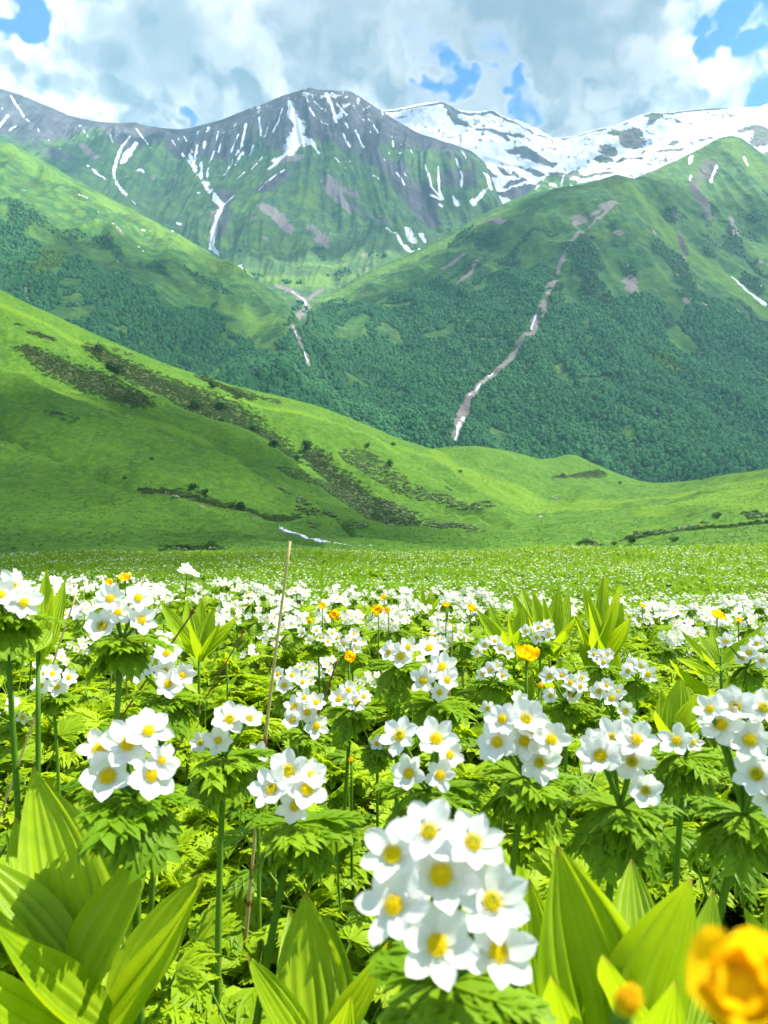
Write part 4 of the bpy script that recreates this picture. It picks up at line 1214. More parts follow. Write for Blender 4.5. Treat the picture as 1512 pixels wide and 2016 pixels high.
# ------------------------------------------------------------------ white anemones
def petal_mesh(seed):
    """one petal of a flower of radius 1, lying along +X and lifting towards its tip"""
    r = random.Random(seed)
    nu, nv = 8, 6
    wid = r.uniform(.28, .37); tipk = r.uniform(.10, .30); cup = r.uniform(.16, .34); side = r.uniform(.10, .30)
    tw = r.uniform(-.12, .12); ph = r.uniform(0, 6)
    V, Fc = [], []
    for i in range(nu):
        t_ = i / (nu - 1)
        w = wid * (math.sin(math.pi * min(1, (0.10 + 0.90 * t_) ** 1.35)) ** 0.62) if t_ < 1 else 0.03
        w = max(w, 0.05)
        for j in range(nv):
            v = -1 + 2 * j / (nv - 1)
            x = 0.10 + 0.90 * t_ - tipk * 0.16 * v * v * t_
            y = v * w + tw * t_ * t_ * .4
            z = cup * t_ ** 1.5 + side * (v * v) * w * .9 - .16 * max(0, t_ - .72) ** 1.2 + .028 * math.sin(6 * v + ph) * t_ + .02 * math.sin(9 * t_ + ph) * v
            V.append((x, y, z))
    for i in range(nu - 1):
        for j in range(nv - 1):
            a = i * nv + j
            Fc.append((a, a + nv, a + nv + 1, a + 1))
    return V, Fc


PETALS = []
for i in range(8):
    V, Fc = petal_mesh(100 + i)
    mb = MB(); mb.add(V, Fc, 0, [max(0, .55 - 1.1 * (k // 6) / 7) + .22 * ((k % 6) % 2) * min(1, (k // 6) / 4) for k in range(len(V))])
    PETALS.append(mb.mesh("petal", [M_PETAL], attr='vein'))


def bead(mb, c, R, mat):
    c = Vector(c)
    V = [c + Vector(d) * R for d in ((1, 0, 0), (-1, 0, 0), (0, 1, 0), (0, -1, 0), (0, 0, 1.3), (0, 0, -1))]
    mb.add(V, [(0, 2, 4), (2, 1, 4), (1, 3, 4), (3, 0, 4), (2, 0, 5), (1, 2, 5), (3, 1, 5), (0, 3, 5)], mat)


def centre_mesh(seed, green):
    r = random.Random(seed); mb = MB()
    n = 14
    ring = lambda R, z: [(math.cos(2 * math.pi * k / n) * R, math.sin(2 * math.pi * k / n) * R, z) for k in range(n)]
    V = ring(.24, .02) + ring(.21, .12) + ring(.11, .19) + [(0, 0, .21)]
    Fc = [(q * n + k, q * n + (k + 1) % n, (q + 1) * n + (k + 1) % n, (q + 1) * n + k) for q in range(2) for k in range(n)] + [(2 * n + k, 2 * n + (k + 1) % n, 3 * n) for k in range(n)]
    mb.add([(a_ * 1.12, b_ * 1.12, c_ * 1.15) for a_, b_, c_ in V] if not green else V, Fc, 1 if green else 0)
    for k in range(95):
        rr = .31 * math.sqrt((k + .5) / 95); a = k * 2.39996
        if green and rr < .11: continue
        h = .17 + .07 * math.cos(rr / .31 * 1.3) + r.uniform(-.02, .02)
        bead(mb, (math.cos(a) * rr, math.sin(a) * rr, h), r.uniform(.024, .034), 0)
        if k % 3 == 0:
            mb.strip((math.cos(a) * rr * .7, math.sin(a) * rr * .7, .06), (math.cos(a) * .5, math.sin(a) * .5, .5), (0, 0, 1), .16, .02, 0, 0, 0, (1, 1))
    return mb.mesh("stamens", [M_STAMEN, M_PISTIL])


CENTRES = [centre_mesh(1, False), centre_mesh(2, False), centre_mesh(3, True)]


def calyx_mesh():
    mb = MB()
    n = 8
    V = [(math.cos(2 * math.pi * k / n) * .16, math.sin(2 * math.pi * k / n) * .16, .03) for k in range(n)] + [(math.cos(2 * math.pi * k / n) * .07, math.sin(2 * math.pi * k / n) * .07, -.08) for k in range(n)]
    mb.add(V, [(k, (k + 1) % n, n + (k + 1) % n, n + k) for k in range(n)] + [tuple(range(n))])
    return mb.mesh("flower", [M_BRACT])


CALYX = calyx_mesh()


def joined_flower(seed):
    r = random.Random(seed); mb = MB()
    k = r.choice((5, 6, 6, 7)); opn = r.uniform(-.05, .30)
    for i in range(k):
        a = 2 * math.pi * i / k + r.uniform(-.1, .1)
        V, Fc = petal_mesh(seed * 10 + i)
        tilt = opn + r.uniform(-.10, .12)
        W = []
        for p in V:
            p = Vector((p[0] * math.cos(tilt) - p[2] * math.sin(tilt) * .5, p[1], p[2] + p[0] * math.sin(tilt)))
            W.append((p.x * math.cos(a) - p.y * math.sin(a), p.x * math.sin(a) + p.y * math.cos(a), p.z))
        mb.add(W, Fc)
    return mb.mesh("flower", [M_PETAL])


JOINED = [joined_flower(i) for i in range(1, 13)]


def small_flower(seed):
    r = random.Random(seed); mb = MB()
    star(mb, (0, 0, 0), (0, 0, 1), 1.0, r, 0, 1, r.choice((5, 6, 6)))
    return mb.mesh("flower", [M_PETAL, M_STAMEN])


SMALL = [small_flower(i) for i in range(1, 6)]


def bract_mesh(seed, hang):
    r = random.Random(seed); mb = MB()
    el = math.radians(-38 if hang else 8)
    d = Vector((math.cos(el), 0, math.sin(el)))
    cut_leaf(mb, (0, 0, 0), d, (0, 0, 1), 1.0, r, .78, .30 if hang else .2, 5, 40)
    return mb.mesh("bract", [M_BRACT])


BRACTS = [bract_mesh(i, True) for i in range(4)] + [bract_mesh(i, False) for i in range(4, 7)]


def tube_mesh(name, pts, rads, mat, n=7):
    mb = MB(); mb.tube(pts, rads, n)
    return mb.mesh(name, [mat])


def bez(a, b, c, n):
    a, b, c = Vector(a), Vector(b), Vector(c)
    return [a * (1 - t_) ** 2 + b * 2 * t_ * (1 - t_) + c * t_ * t_ for t_ in [i / n for i in range(n + 1)]]


def child(name, mesh, parent, loc, quat=None, scale=1.0):
    o = bpy.data.objects.new(name, mesh)
    COL.objects.link(o)
    o.parent = parent
    o.location = loc
    if quat is not None:
        o.rotation_mode = 'QUATERNION'; o.rotation_quaternion = quat
    o.scale = (scale, scale, scale) if not isinstance(scale, tuple) else scale
    return o


def anemone(flowers, depth, label, group, seed, level=0, lean=0.0, face=0.45, facecam=1.0, bract_size=None, hub_drop=0.35):
    """flowers: (px, py, diameter px) in the photograph; all stand at about the given distance"""
    r = random.Random(seed)
    ps = []
    pxm = sum(f[0] for f in flowers) / len(flowers); pym = sum(f[1] for f in flowers) / len(flowers)
    for (px, py, dp) in flowers:
        # the upper flowers of an umbel stand a little farther back
        dd = depth * (1 + 0.00045 * (pym - py) * 0.6 + r.uniform(-.012, .012))
        ps.append((P(px, py, dd), dp * dd / F))
    hub = P(pxm, max(f[1] for f in flowers) + hub_drop * flowers[0][2], depth + .012)
    bx = hub.x + lean; by = hub.y + .02 + r.uniform(-.01, .03)
    base = Vector((bx, by, float(ground(bx, by)) - .01))
    root = link("anemone", None, label=label, cat="flower", group=group)
    root.location = base
    L = hub - base
    D = ps[0][1]
    rad = min(.0034, max(.0020, D * .09))
    pts = bez((0, 0, 0), Vector((L.x * .25 + r.uniform(-.01, .01), L.y * .3, L.z * .55)), L, 8)
    child("stem", tube_mesh("stem", pts, [rad * (1.15 - .3 * i / 8) for i in range(9)], M_STEM, 7 if level < 2 else 4), root, (0, 0, 0))
    # ruff of cut bracts below the flowers
    bs = bract_size or D * 1.55
    nb = 8 if level == 0 else (7 if level == 1 else 6)
    if level == 2: bs *= 1.35
    for k in range(nb):
        a = 2 * math.pi * (k + r.uniform(-.25, .25)) / nb
        child("bract", r.choice(BRACTS[:4] if k % 3 else BRACTS[4:]), root, L, Quaternion((0, 0, 1), a), bs * r.uniform(.8, 1.15))
    for (p, Dm) in ps:
        radial = Vector((p.x - hub.x, 0, p.z - P(pxm, pym, depth).z))
        if radial.length > 1e-5: radial = radial / (D * 1.2)
        if radial.length > 1: radial.normalize()
        n_ = (-p.normalized()) * facecam + Vector((0, 0, face)) + radial * .75 + Vector((r.uniform(-.18, .18), 0, r.uniform(-.15, .15)))
        q = rot_to(n_, r.uniform(0, 6.28))
        zl = (q @ Vector((0, 0, 1)))
        back = p - zl * Dm * .05
        if level < 2:
            m1 = hub.lerp(back, .55) - zl * (back - hub).length * .15
            child("flower_stalk", tube_mesh("flower_stalk", [x - base for x in bez(hub, m1, back, 5)], [rad * .55] * 6, M_STEM, 5), root, (0, 0, 0))
        if level == 0:
            fo = child("flower", CALYX, root, p - base, q, Dm / 2)
            k = r.choice((5, 6, 6, 6, 7)); opn = r.uniform(-.16, .24)
            for i in range(k):
                a = 2 * math.pi * i / k + r.uniform(-.10, .10)
                tl = opn + r.uniform(-.12, .14) + (.05 if i % 2 else -.03)
                child("petal", r.choice(PETALS), fo, (0, 0, .012 * (i % 2)), Quaternion((0, 0, 1), a) @ Quaternion((0, 1, 0), -tl), (r.uniform(.93, 1.06), r.uniform(.92, 1.12), 1.0))
            child("stamens", r.choice(CENTRES), fo, (0, 0, 0), None, r.uniform(.82, .98))
        elif level == 1:
            fo = child("flower", r.choice(JOINED), root, p - base, q, Dm / 2)
            child("stamens", CENTRES[r.randrange(2)], fo, (0, 0, .01), None, .95)
        else:
            child("flower", r.choice(SMALL), root, p - base, q, Dm / 2)
    return root


G_NEAR = "white anemones in the foreground"
HEROES = [
    ([(868, 1727, 168), (775, 1685, 140), (845, 1640, 140), (778, 1785, 158), (968, 1777, 158), (860, 1862, 168), (978, 1875, 158), (930, 1662, 132)], .27, "biggest white anemone, slightly blurred, eight flowers just in front of the camera", 0, .02),
    ([(250, 1467, 110), (213, 1530, 112), (298, 1527, 100), (197, 1477, 92), (292, 1440, 95), (318, 1497, 70)], .52, "round white anemone above the big pleated leaves at lower left", 0, .0),
    ([(568, 1520, 95), (536, 1555, 92), (604, 1556, 88), (580, 1588, 80), (612, 1528, 70)], .56, "compact white anemone at the foot of the tall straw stalk", 0, -.06),
    ([(788, 1450, 85), (858, 1457, 92), (807, 1523, 82), (866, 1527, 72), (885, 1487, 62)], .60, "loose white anemone right above the biggest blurred one", 0, .01),
    ([(980, 1462, 88), (1035, 1418, 92), (1033, 1460, 86), (1062, 1502, 92), (990, 1417, 72), (1085, 1458, 80), (1050, 1440, 70)], .58, "full white anemone with its lowest flower hanging down, right of centre", 0, -.03),
    ([(1184, 1490, 98), (1245, 1500, 95), (1270, 1556, 78), (1205, 1455, 85), (1252, 1458, 88), (1170, 1465, 60)], .55, "white anemone with dark drooping ruff left of the lone upright flower", 0, -.01),
    ([(1420, 1428, 95), (1448, 1395, 90), (1477, 1458, 95), (1490, 1525, 98), (1503, 1395, 85), (1398, 1398, 70), (1520, 1570, 80)], .52, "white anemone cut off by the right edge, tilted towards the centre", 0, -.05),
    ([(1333, 1460, 75), (1364, 1462, 42)], .66, "lone upright white flower between two full clusters at right", 0, .0),
    ([(202, 1233, 76), (232, 1207, 62), (278, 1222, 66), (272, 1178, 62), (217, 1180, 60)], .62, "tall white anemone on a thick stem at left, reaching above the rest", 0, -.03),
    ([(24, 1155, 72), (46, 1187, 72), (0, 1172, 70), (-30, 1150, 70)], .60, "tall white anemone at the far left edge", 0, .015),
    ([(275, 1315, 70), (328, 1287, 60), (325, 1322, 56), (330, 1347, 62), (358, 1331, 56)], .76, "white anemone right of the thick stem at left", 0, -.03),
    ([(452, 1418, 78), (490, 1416, 56), (430, 1458, 58), (395, 1463, 48)], .72, "small white anemone left of the straw stalk with four wide open flowers", 0, -.01),
    ([(508, 1485, 52)], .78, "single white flower touching the straw stalk", 0, .0),
    ([(103, 1328, 40), (80, 1350, 40), (112, 1353, 42), (134, 1334, 38), (88, 1325, 34)], 1.05, "small tight white anemone by the left edge below the tall one", 1, .0),
    ([(580, 1392, 46), (605, 1403, 50), (577, 1418, 44), (622, 1384, 44), (622, 1430, 55), (600, 1374, 40)], .95, "white anemone of six flowers right of the straw stalk", 1, -.02),
    ([(668, 1377, 44), (702, 1383, 46), (686, 1360, 42), (716, 1372, 34)], 1.0, "small white anemone beside the one of six flowers, farther right", 1, -.02),
    ([(560, 1350, 40), (595, 1343, 34), (548, 1328, 32), (575, 1330, 36)], 1.15, "small white anemone half hidden behind the straw stalk", 1, .0),
    ([(834, 1340, 60), (870, 1315, 66), (845, 1277, 56), (865, 1363, 40), (880, 1340, 50)], .85, "tilted white anemone with wide gaps between its flowers near the centre", 1, .01),
    ([(788, 1293, 56), (803, 1275, 44), (765, 1285, 40)], .90, "white anemone with pale petals left of the tilted one", 1, .0),
    ([(1083, 1332, 44), (1107, 1330, 32), (1123, 1345, 38), (1143, 1352, 32), (1125, 1368, 40), (1085, 1370, 36), (1145, 1335, 32)], 1.05, "flat white anemone below the large golden flower", 1, .0),
    ([(1180, 1362, 42), (1205, 1375, 44), (1217, 1363, 36), (1231, 1400, 42), (1195, 1350, 32)], 1.02, "white anemone on dark stalks right of the flat one", 1, .0),
    ([(1237, 1322, 36), (1275, 1328, 42), (1245, 1308, 32), (1262, 1312, 30)], 1.2, "white anemone behind the pleated leaves at right, above their tips", 1, .0),
    ([(1430, 1263, 38), (1475, 1285, 40), (1462, 1296, 32), (1500, 1300, 38), (1490, 1268, 34)], 1.15, "white anemone near the right edge above the cut off cluster", 1, .0),
    ([(1037, 1243, 30), (1057, 1255, 30), (1080, 1250, 32), (1060, 1236, 28), (1078, 1230, 26)], 1.45, "white anemone in front of the middle pleated leaf clump", 1, .0),
    ([(955, 1270, 32), (985, 1277, 30), (975, 1262, 28), (1000, 1285, 30), (940, 1283, 28)], 1.35, "white anemone left of the large golden flower", 1, .0),
    ([(966, 1320, 36), (950, 1328, 28), (990, 1330, 30), (978, 1312, 28)], 1.2, "white anemone just below and left of the large golden flower", 1, .0),
    ([(1020, 1378, 40), (960, 1395, 36)], .95, "two side facing white flowers behind the full anemone", 1, .0),
    ([(1180, 1295, 34), (1195, 1290, 30), (1170, 1288, 28), (1188, 1304, 30)], 1.4, "white anemone in the thin grass at right", 1, .0),
    ([(742, 1465, 34)], .9, "single small white flower left of the loose anemone", 1, .0),
]
for k, (fl, dep, lab, lev, lean) in enumerate(HEROES):
    anemone(fl, dep, lab, G_NEAR, 500 + k, lev, lean)

# the drift of anemones behind them, each its own plant
rd = random.Random(99)
placed = []
DRIFTS = [  # region of the drift in the photograph: px range, distance range, how many, label
    ((-30, 180), (1.3, 2.6), 16, "white anemone of the left edge drift"),
    ((180, 330), (1.7, 3.0), 14, "white anemone of the drift behind the tall anemone"),
    ((430, 560), (2.0, 4.0), 22, "white anemone left of the straw stalk"),
    ((-20, 330), (3.0, 5.4), 30, "small distant white anemone at far left"),
    ((330, 560), (3.6, 5.6), 18, "small distant white anemone behind left pleated leaves"),
    ((570, 700), (1.4, 3.0), 20, "white anemone right of the straw stalk"),
    ((700, 920), (1.5, 3.2), 26, "white anemone of the central drift"),
    ((570, 960), (3.2, 5.8), 36, "small distant white anemone at centre"),
    ((1240, 1530), (1.9, 3.4), 26, "white anemone of the right drift"),
    ((1220, 1540), (3.4, 6.0), 22, "small distant white anemone at right"),
    ((920, 1240), (2.6, 5.5), 14, "small distant white anemone behind middle clump"),
]
ORD = ["first", "second", "third", "fourth", "fifth", "sixth", "seventh", "eighth", "ninth", "tenth"]
for (p0, p1), (d0_, d1_), cnt, lab in DRIFTS:
    spots = []; tries = 0
    while len(spots) < cnt and tries < 2000:
        tries += 1
        dep = math.sqrt(rd.uniform(d0_ ** 2, d1_ ** 2)); px = rd.uniform(p0, p1)
        x = (px - CX) / F * dep
        if any((x - a) ** 2 + (dep - b) ** 2 < .075 ** 2 for a, b in placed): continue
        placed.append((x, dep)); spots.append((dep, px, x))
    spots.sort()
    named = []
    for row in range(0, len(spots), 6):          # nearest first, six to a row, from left to right
        line_ = sorted(spots[row:row + 6], key=lambda s_: s_[1])
        rname = "front row" if row == 0 else ORD[row // 6] + " row"
        for i, s_ in enumerate(line_):
            named.append((s_, "%s, %s from left in its %s" % (lab, ORD[i], rname)))
    for (dep, px, x), lb in named:
        H = rd.uniform(.24, .37) if dep < 3 else rd.uniform(.26, .40)
        z = float(ground(x, dep)) + H
        py = CY - F * z / dep
        kf = rd.randint(4, 8); Dp = .026 * rd.uniform(.85, 1.15) * F / dep
        fl = []
        for i in range(kf):
            a = 2.4 * i + rd.uniform(-.4, .4); rr = Dp * .98 * math.sqrt((i + .3) / kf) * 1.15
            fl.append((px + math.cos(a) * rr * 1.15, py + math.sin(a) * rr * .72, Dp * rd.uniform(.85, 1.12)))
        anemone(fl, dep, lb, lab.replace("white anemone", "white anemones"), rd.randrange(10 ** 6), 1 if dep < 1.7 else 2, rd.uniform(-.02, .02), .55)


# ------------------------------------------------------------------ plants with broad pleated leaves
def pleated_leaf(name, B, T, W, facing, bend, rnd, parent, origin, pleats=6, fold=.22, twist=0.0):
    B, T = Vector(B), Vector(T)
    L = (T - B).length
    fc = Vector(facing).normalized()
    mid = B.lerp(T, .52) + fc * (-bend * L)
    nt_, nu = 15, 25
    V, A, TP_ = [], [], []
    ph = rnd.uniform(0, 6)
    for i in range(nt_ + 1):
        t_ = i / nt_
        C = B * (1 - t_) ** 2 + mid * 2 * t_ * (1 - t_) + T * t_ * t_
        tan = ((mid - B) * (1 - t_) + (T - mid) * t_).normalized()
        s = tan.cross(fc).normalized()
        nrm = s.cross(tan).normalized()
        if twist:
            q = Quaternion(tan, twist * t_); s = q @ s; nrm = q @ nrm
        w = max(.02, (math.sin(math.pi * min(1.0, .13 + .87 * t_ ** .85)) ** .80)) * (1 - .25 * t_ ** 6)
        if i == nt_: w = .015
        for j in range(nu):
            u = -1 + 2 * j / (nu - 1)
            cupz = fold * (abs(u) ** 1.4) * w * W * (1.25 - .6 * t_)
            uu = u + .05 * math.sin(3.1 * t_ + ph) + .03 * math.sin(11 * u + ph)
            pl = .052 * W * w ** .6 * math.cos(uu * pleats * math.pi) * (1 - t_ ** 4) * (.7 + .3 * math.sin(5 * u + ph))
            edge = .022 * W * math.sin(9 * t_ + 3 * u + ph) * abs(u) ** 3
            V.append(C + s * (u * w * W * .5) + nrm * (cupz + pl + edge) - origin)
            A.append(max(0.0, math.cos(uu * pleats * math.pi)) ** 5 * (.6 + .4 * math.sin(4 * u + ph)) + .18 * (j % 2)); TP_.append(t_)
    Fc = [(i * nu + j, i * nu + j + 1, (i + 1) * nu + j + 1, (i + 1) * nu + j) for i in range(nt_) for j in range(nu - 1)]
    mb = MB(); mb.add(V, Fc, 0, A)
    me = mb.mesh(name, [M_BROAD], attr='vein'); set_attr(me, 'tip', TP_)
    return link(name, me, parent)


def hellebore(base_px, depth, leaves, label, group, seed, up=.55, pleats=6):
    """leaves: (tip px, tip py, base px, base py, width px, distance change)"""
    r = random.Random(seed)
    B0 = P(base_px[0], base_px[1], depth)
    gz = float(ground(B0.x, B0.y))
    root = link("false_hellebore", None, label=label, cat="plant", group=group)
    root.location = (B0.x, B0.y, gz)
    org = Vector(root.location)
    top = max(B0.z + .03, gz + .06)
    if depth > 1.2:       # lower leaves wrapped round the stem
        for k in range(5):
            a = 2.4 * k + r.uniform(-.3, .3); zb = gz + (top - gz) * (.05 + .8 * k / 5); Lf = min(.22, 60 * depth / F + .10) * r.uniform(.8, 1.1)
            o2 = Vector((math.cos(a), math.sin(a), 0)); el = math.radians(r.uniform(38, 66))
            Bq = Vector((B0.x, B0.y, zb)); Tq = Bq + o2 * Lf * math.cos(el) + Vector((0, 0, Lf * math.sin(el)))
            pleated_leaf("leaf", Bq, Tq, Lf * .42, Vector((0, 0, .7)) - o2 * .6, r.uniform(.06, .16), r, root, org, pleats, .22, 0)
    child("stem", tube_mesh("stem", bez((0, 0, -.01), (0, 0, (top - gz) * .5), (0, 0, top - gz), 5), [.0035, .0035, .0035, .003, .003, .0025], M_STEM, 8), root, (0, 0, 0))
    for (tx, ty, bx, by, w, dd) in leaves:
        d = depth + dd
        T = P(tx, ty, d + dd * .4); Bp = P(bx, by, depth + dd * .3)
        outw = (T - Bp); outw.z = 0
        if outw.length > 1e-6: outw = outw.normalized()
        fc = (-Bp.normalized()) * .75 + Vector((0, 0, up)) - outw * .55 + Vector((r.uniform(-.15, .15), 0, 0))
        pleated_leaf("leaf", Bp, T, w * depth / F, fc, r.uniform(.05, .16), r, root, org, pleats, r.uniform(.16, .30), r.uniform(-.25, .25))
    return root


G_H = "plants with broad pleated leaves"
hellebore((190, 2120), .50, [(65, 1508, 155, 1920, 150, .06), (95, 1545, 205, 1890, 170, .09), (30, 1610, 120, 1900, 120, .08), (-70, 1670, 140, 1930, 125, .02), (300, 1652, 165, 1960, 150, .01), (392, 1722, 235, 1990, 125, .03), (402, 1735, 160, 2140, 190, -.05), (-20, 1812, 215, 2040, 120, -.04), (-90, 1890, 150, 2110, 170, -.07), (235, 1790, 215, 1990, 60, .05), (330, 2010, 230, 2160, 120, -.08)],
          "large plant with broad pleated leaves filling the lower left corner", G_H, 1)
hellebore((625, 2110), .52, [(602, 1755, 622, 2080, 150, .04), (645, 1800, 640, 2080, 120, .07), (487, 1880, 605, 2090, 80, .0), (765, 1855, 640, 2090, 85, -.01), (570, 1790, 600, 2070, 90, .08), (690, 1960, 650, 2120, 70, -.05)],
          "light yellow green pleated plant at the bottom left of the biggest anemone", G_H, 2)
hellebore((1230, 2150), .40, [(1098, 1665, 1195, 2110, 250, .02), (1362, 1730, 1275, 2100, 200, .0), (1243, 1690, 1262, 2010, 120, .07), (1042, 1730, 1110, 2100, 120, .03), (1185, 1880, 1275, 2130, 150, -.05), (1405, 1752, 1350, 2050, 90, .05), (1085, 1920, 1160, 2150, 130, -.06), (1330, 1930, 1250, 2180, 120, -.08)],
          "large pleated plant at lower right between the biggest anemone and the golden flower", G_H, 3)
hellebore((1560, 1980), .50, [(1463, 1783, 1540, 1960, 70, .0), (1520, 1735, 1550, 1960, 80, .02), (1480, 1840, 1560, 1990, 70, -.03)], "tips of pleated leaves poking in at the lower right edge", G_H, 4)
hellebore((1012, 1300), 1.62, [(937, 1198, 1000, 1290, 36, .0), (962, 1183, 1000, 1290, 26, .05), (1000, 1207, 1006, 1295, 40, -.02), (1028, 1192, 1015, 1290, 34, .03), (1022, 1238, 1015, 1310, 46, -.06), (990, 1240, 1005, 1310, 36, -.08)], "left plant of the middle pleated leaf clump", G_H, 5)
hellebore((1082, 1300), 1.70, [(1008, 1163, 1060, 1275, 34, .05), (1026, 1156, 1065, 1270, 40, .1), (1048, 1160, 1075, 1275, 36, .03), (1100, 1156, 1085, 1275, 40, .04), (1120, 1166, 1092, 1275, 36, .08), (1140, 1206, 1090, 1285, 34, -.05), (1070, 1175, 1085, 1285, 36, -.02), (1115, 1240, 1095, 1300, 36, -.08), (1040, 1215, 1075, 1300, 38, -.06)], "central plant of the middle pleated leaf clump", G_H, 6)
hellebore((1185, 1300), 1.66, [(1190, 1128, 1183, 1270, 30, .05), (1150, 1152, 1180, 1270, 32, .02), (1221, 1150, 1188, 1270, 32, .0), (1226, 1186, 1195, 1280, 36, .03), (1240, 1216, 1200, 1300, 46, -.02), (1158, 1185, 1175, 1290, 34, -.04), (1205, 1205, 1185, 1300, 44, -.06), (1130, 1210, 1170, 1300, 36, -.02), (1165, 1235, 1180, 1310, 36, -.08)], "tallest pleated plant at the right end of the middle clump", G_H, 7)
hellebore((392, 1300), 1.55, [(315, 1182, 375, 1280, 36, .0), (368, 1180, 385, 1280, 40, .04), (396, 1175, 390, 1280, 36, .06), (340, 1225, 380, 1290, 36, -.04), (422, 1197, 398, 1285, 40, .02), (468, 1212, 405, 1290, 44, -.02), (432, 1222, 400, 1300, 38, -.06), (372, 1218, 388, 1300, 46, -.05)], "pleated plant at left behind the tall anemone", G_H, 8)
hellebore((1330, 1470), .92, [(1340, 1333, 1330, 1460, 62, .02), (1302, 1358, 1320, 1465, 44, .03), (1372, 1368, 1335, 1465, 50, .0), (1398, 1405, 1340, 1475, 46, -.03), (1290, 1400, 1322, 1475, 46, -.04), (1355, 1352, 1335, 1465, 44, .06)], "dark pleated plant behind the lone upright white flower", G_H, 9)
hellebore((1420, 1320), 1.50, [(1340, 1240, 1400, 1305, 26, .0), (1375, 1248, 1410, 1305, 26, .04), (1402, 1230, 1415, 1305, 28, .05), (1468, 1258, 1425, 1305, 30, .0), (1500, 1232, 1435, 1305, 28, .03), (1380, 1280, 1410, 1320, 26, -.05), (1330, 1295, 1400, 1330, 34, -.04)], "pleated plant at right below the drift, near the edge", G_H, 10)
hellebore((75, 1330), .92, [(92, 1118, 85, 1290, 40, .03), (128, 1140, 88, 1290, 36, .05), (55, 1290, 95, 1240, 46, -.03), (105, 1155, 85, 1300, 44, .0)], "upright pleated plant behind the far left anemone", G_H, 11)
hellebore((835, 1225), 3.2, [(830, 1145, 835, 1215, 18, .0), (815, 1160, 830, 1215, 16, .03), (850, 1158, 840, 1215, 18, .02), (868, 1172, 842, 1218, 18, -.03)], "small pleated plant in the drift at the centre", G_H, 12)


# ------------------------------------------------------------------ golden globe flowers
def gold_petal(seed):
    r = random.Random(seed)
    nu, nv = 7, 6
    V = []
    wid = r.uniform(.46, .56); cup = r.uniform(.55, .8)
    for i in range(nu):
        t_ = i / (nu - 1)
        w = wid * (math.sin(math.pi * (0.12 + 0.80 * t_)) ** .55)
        for j in range(nv):
            v = -1 + 2 * j / (nv - 1)
            rr = .95 * math.sin(t_ * 1.35) / math.sin(1.35)
            V.append((rr - .10 * v * v * t_, v * w, cup * t_ ** 1.7 + .25 * v * v * w - .05 * math.sin(5 * v + seed) * t_))
    Fc = [(i * nv + j, (i + 1) * nv + j, (i + 1) * nv + j + 1, i * nv + j + 1) for i in range(nu - 1) for j in range(nv - 1)]
    mb = MB(); mb.add(V, Fc)
    return mb.mesh("petal", [M_GOLD])


GOLDP = [gold_petal(i) for i in range(5)]


def globe_flower(px, py, dp, depth, label, seed, n_=None, closed=0.0, lean=0.0):
    r = random.Random(seed)
    p = P(px, py, depth); Dm = dp * depth / F
    bx, by = p.x + lean, p.y + .01
    base = Vector((bx, by, float(ground(bx, by)) - .01))
    root = link("globe_flower", None, label=label, cat="flower", group="golden globe flowers")
    root.location = base
    q = rot_to(n_ or (r.uniform(-.4, .4), -.55 + r.uniform(-.2, .2), 1))
    end = p - (q @ Vector((0, 0, 1))) * Dm * .05 - base
    child("stem", tube_mesh("stem", bez((0, 0, 0), (end.x * .2, end.y * .3, end.z * .6), end, 7), [.0022] * 4 + [.0018] * 4, M_STEM, 6), root, (0, 0, 0))
    fo = child("blossom", CALYX, root, p - base, q, Dm / 2)
    k = 10
    for i in range(k):
        inner = i >= 5
        a = 2 * math.pi * i / 5 + (.63 if inner else 0) + r.uniform(-.1, .1)
        tl = r.uniform(.0, .25) + (.35 if inner else 0) + closed
        child("petal", GOLDP[i % 5], fo, (0, 0, .02), Quaternion((0, 0, 1), a) @ Quaternion((0, 1, 0), -tl), .92 if inner else 1.05)
    child("stamens", CENTRES[0], fo, (0, 0, .10), None, 1.75)


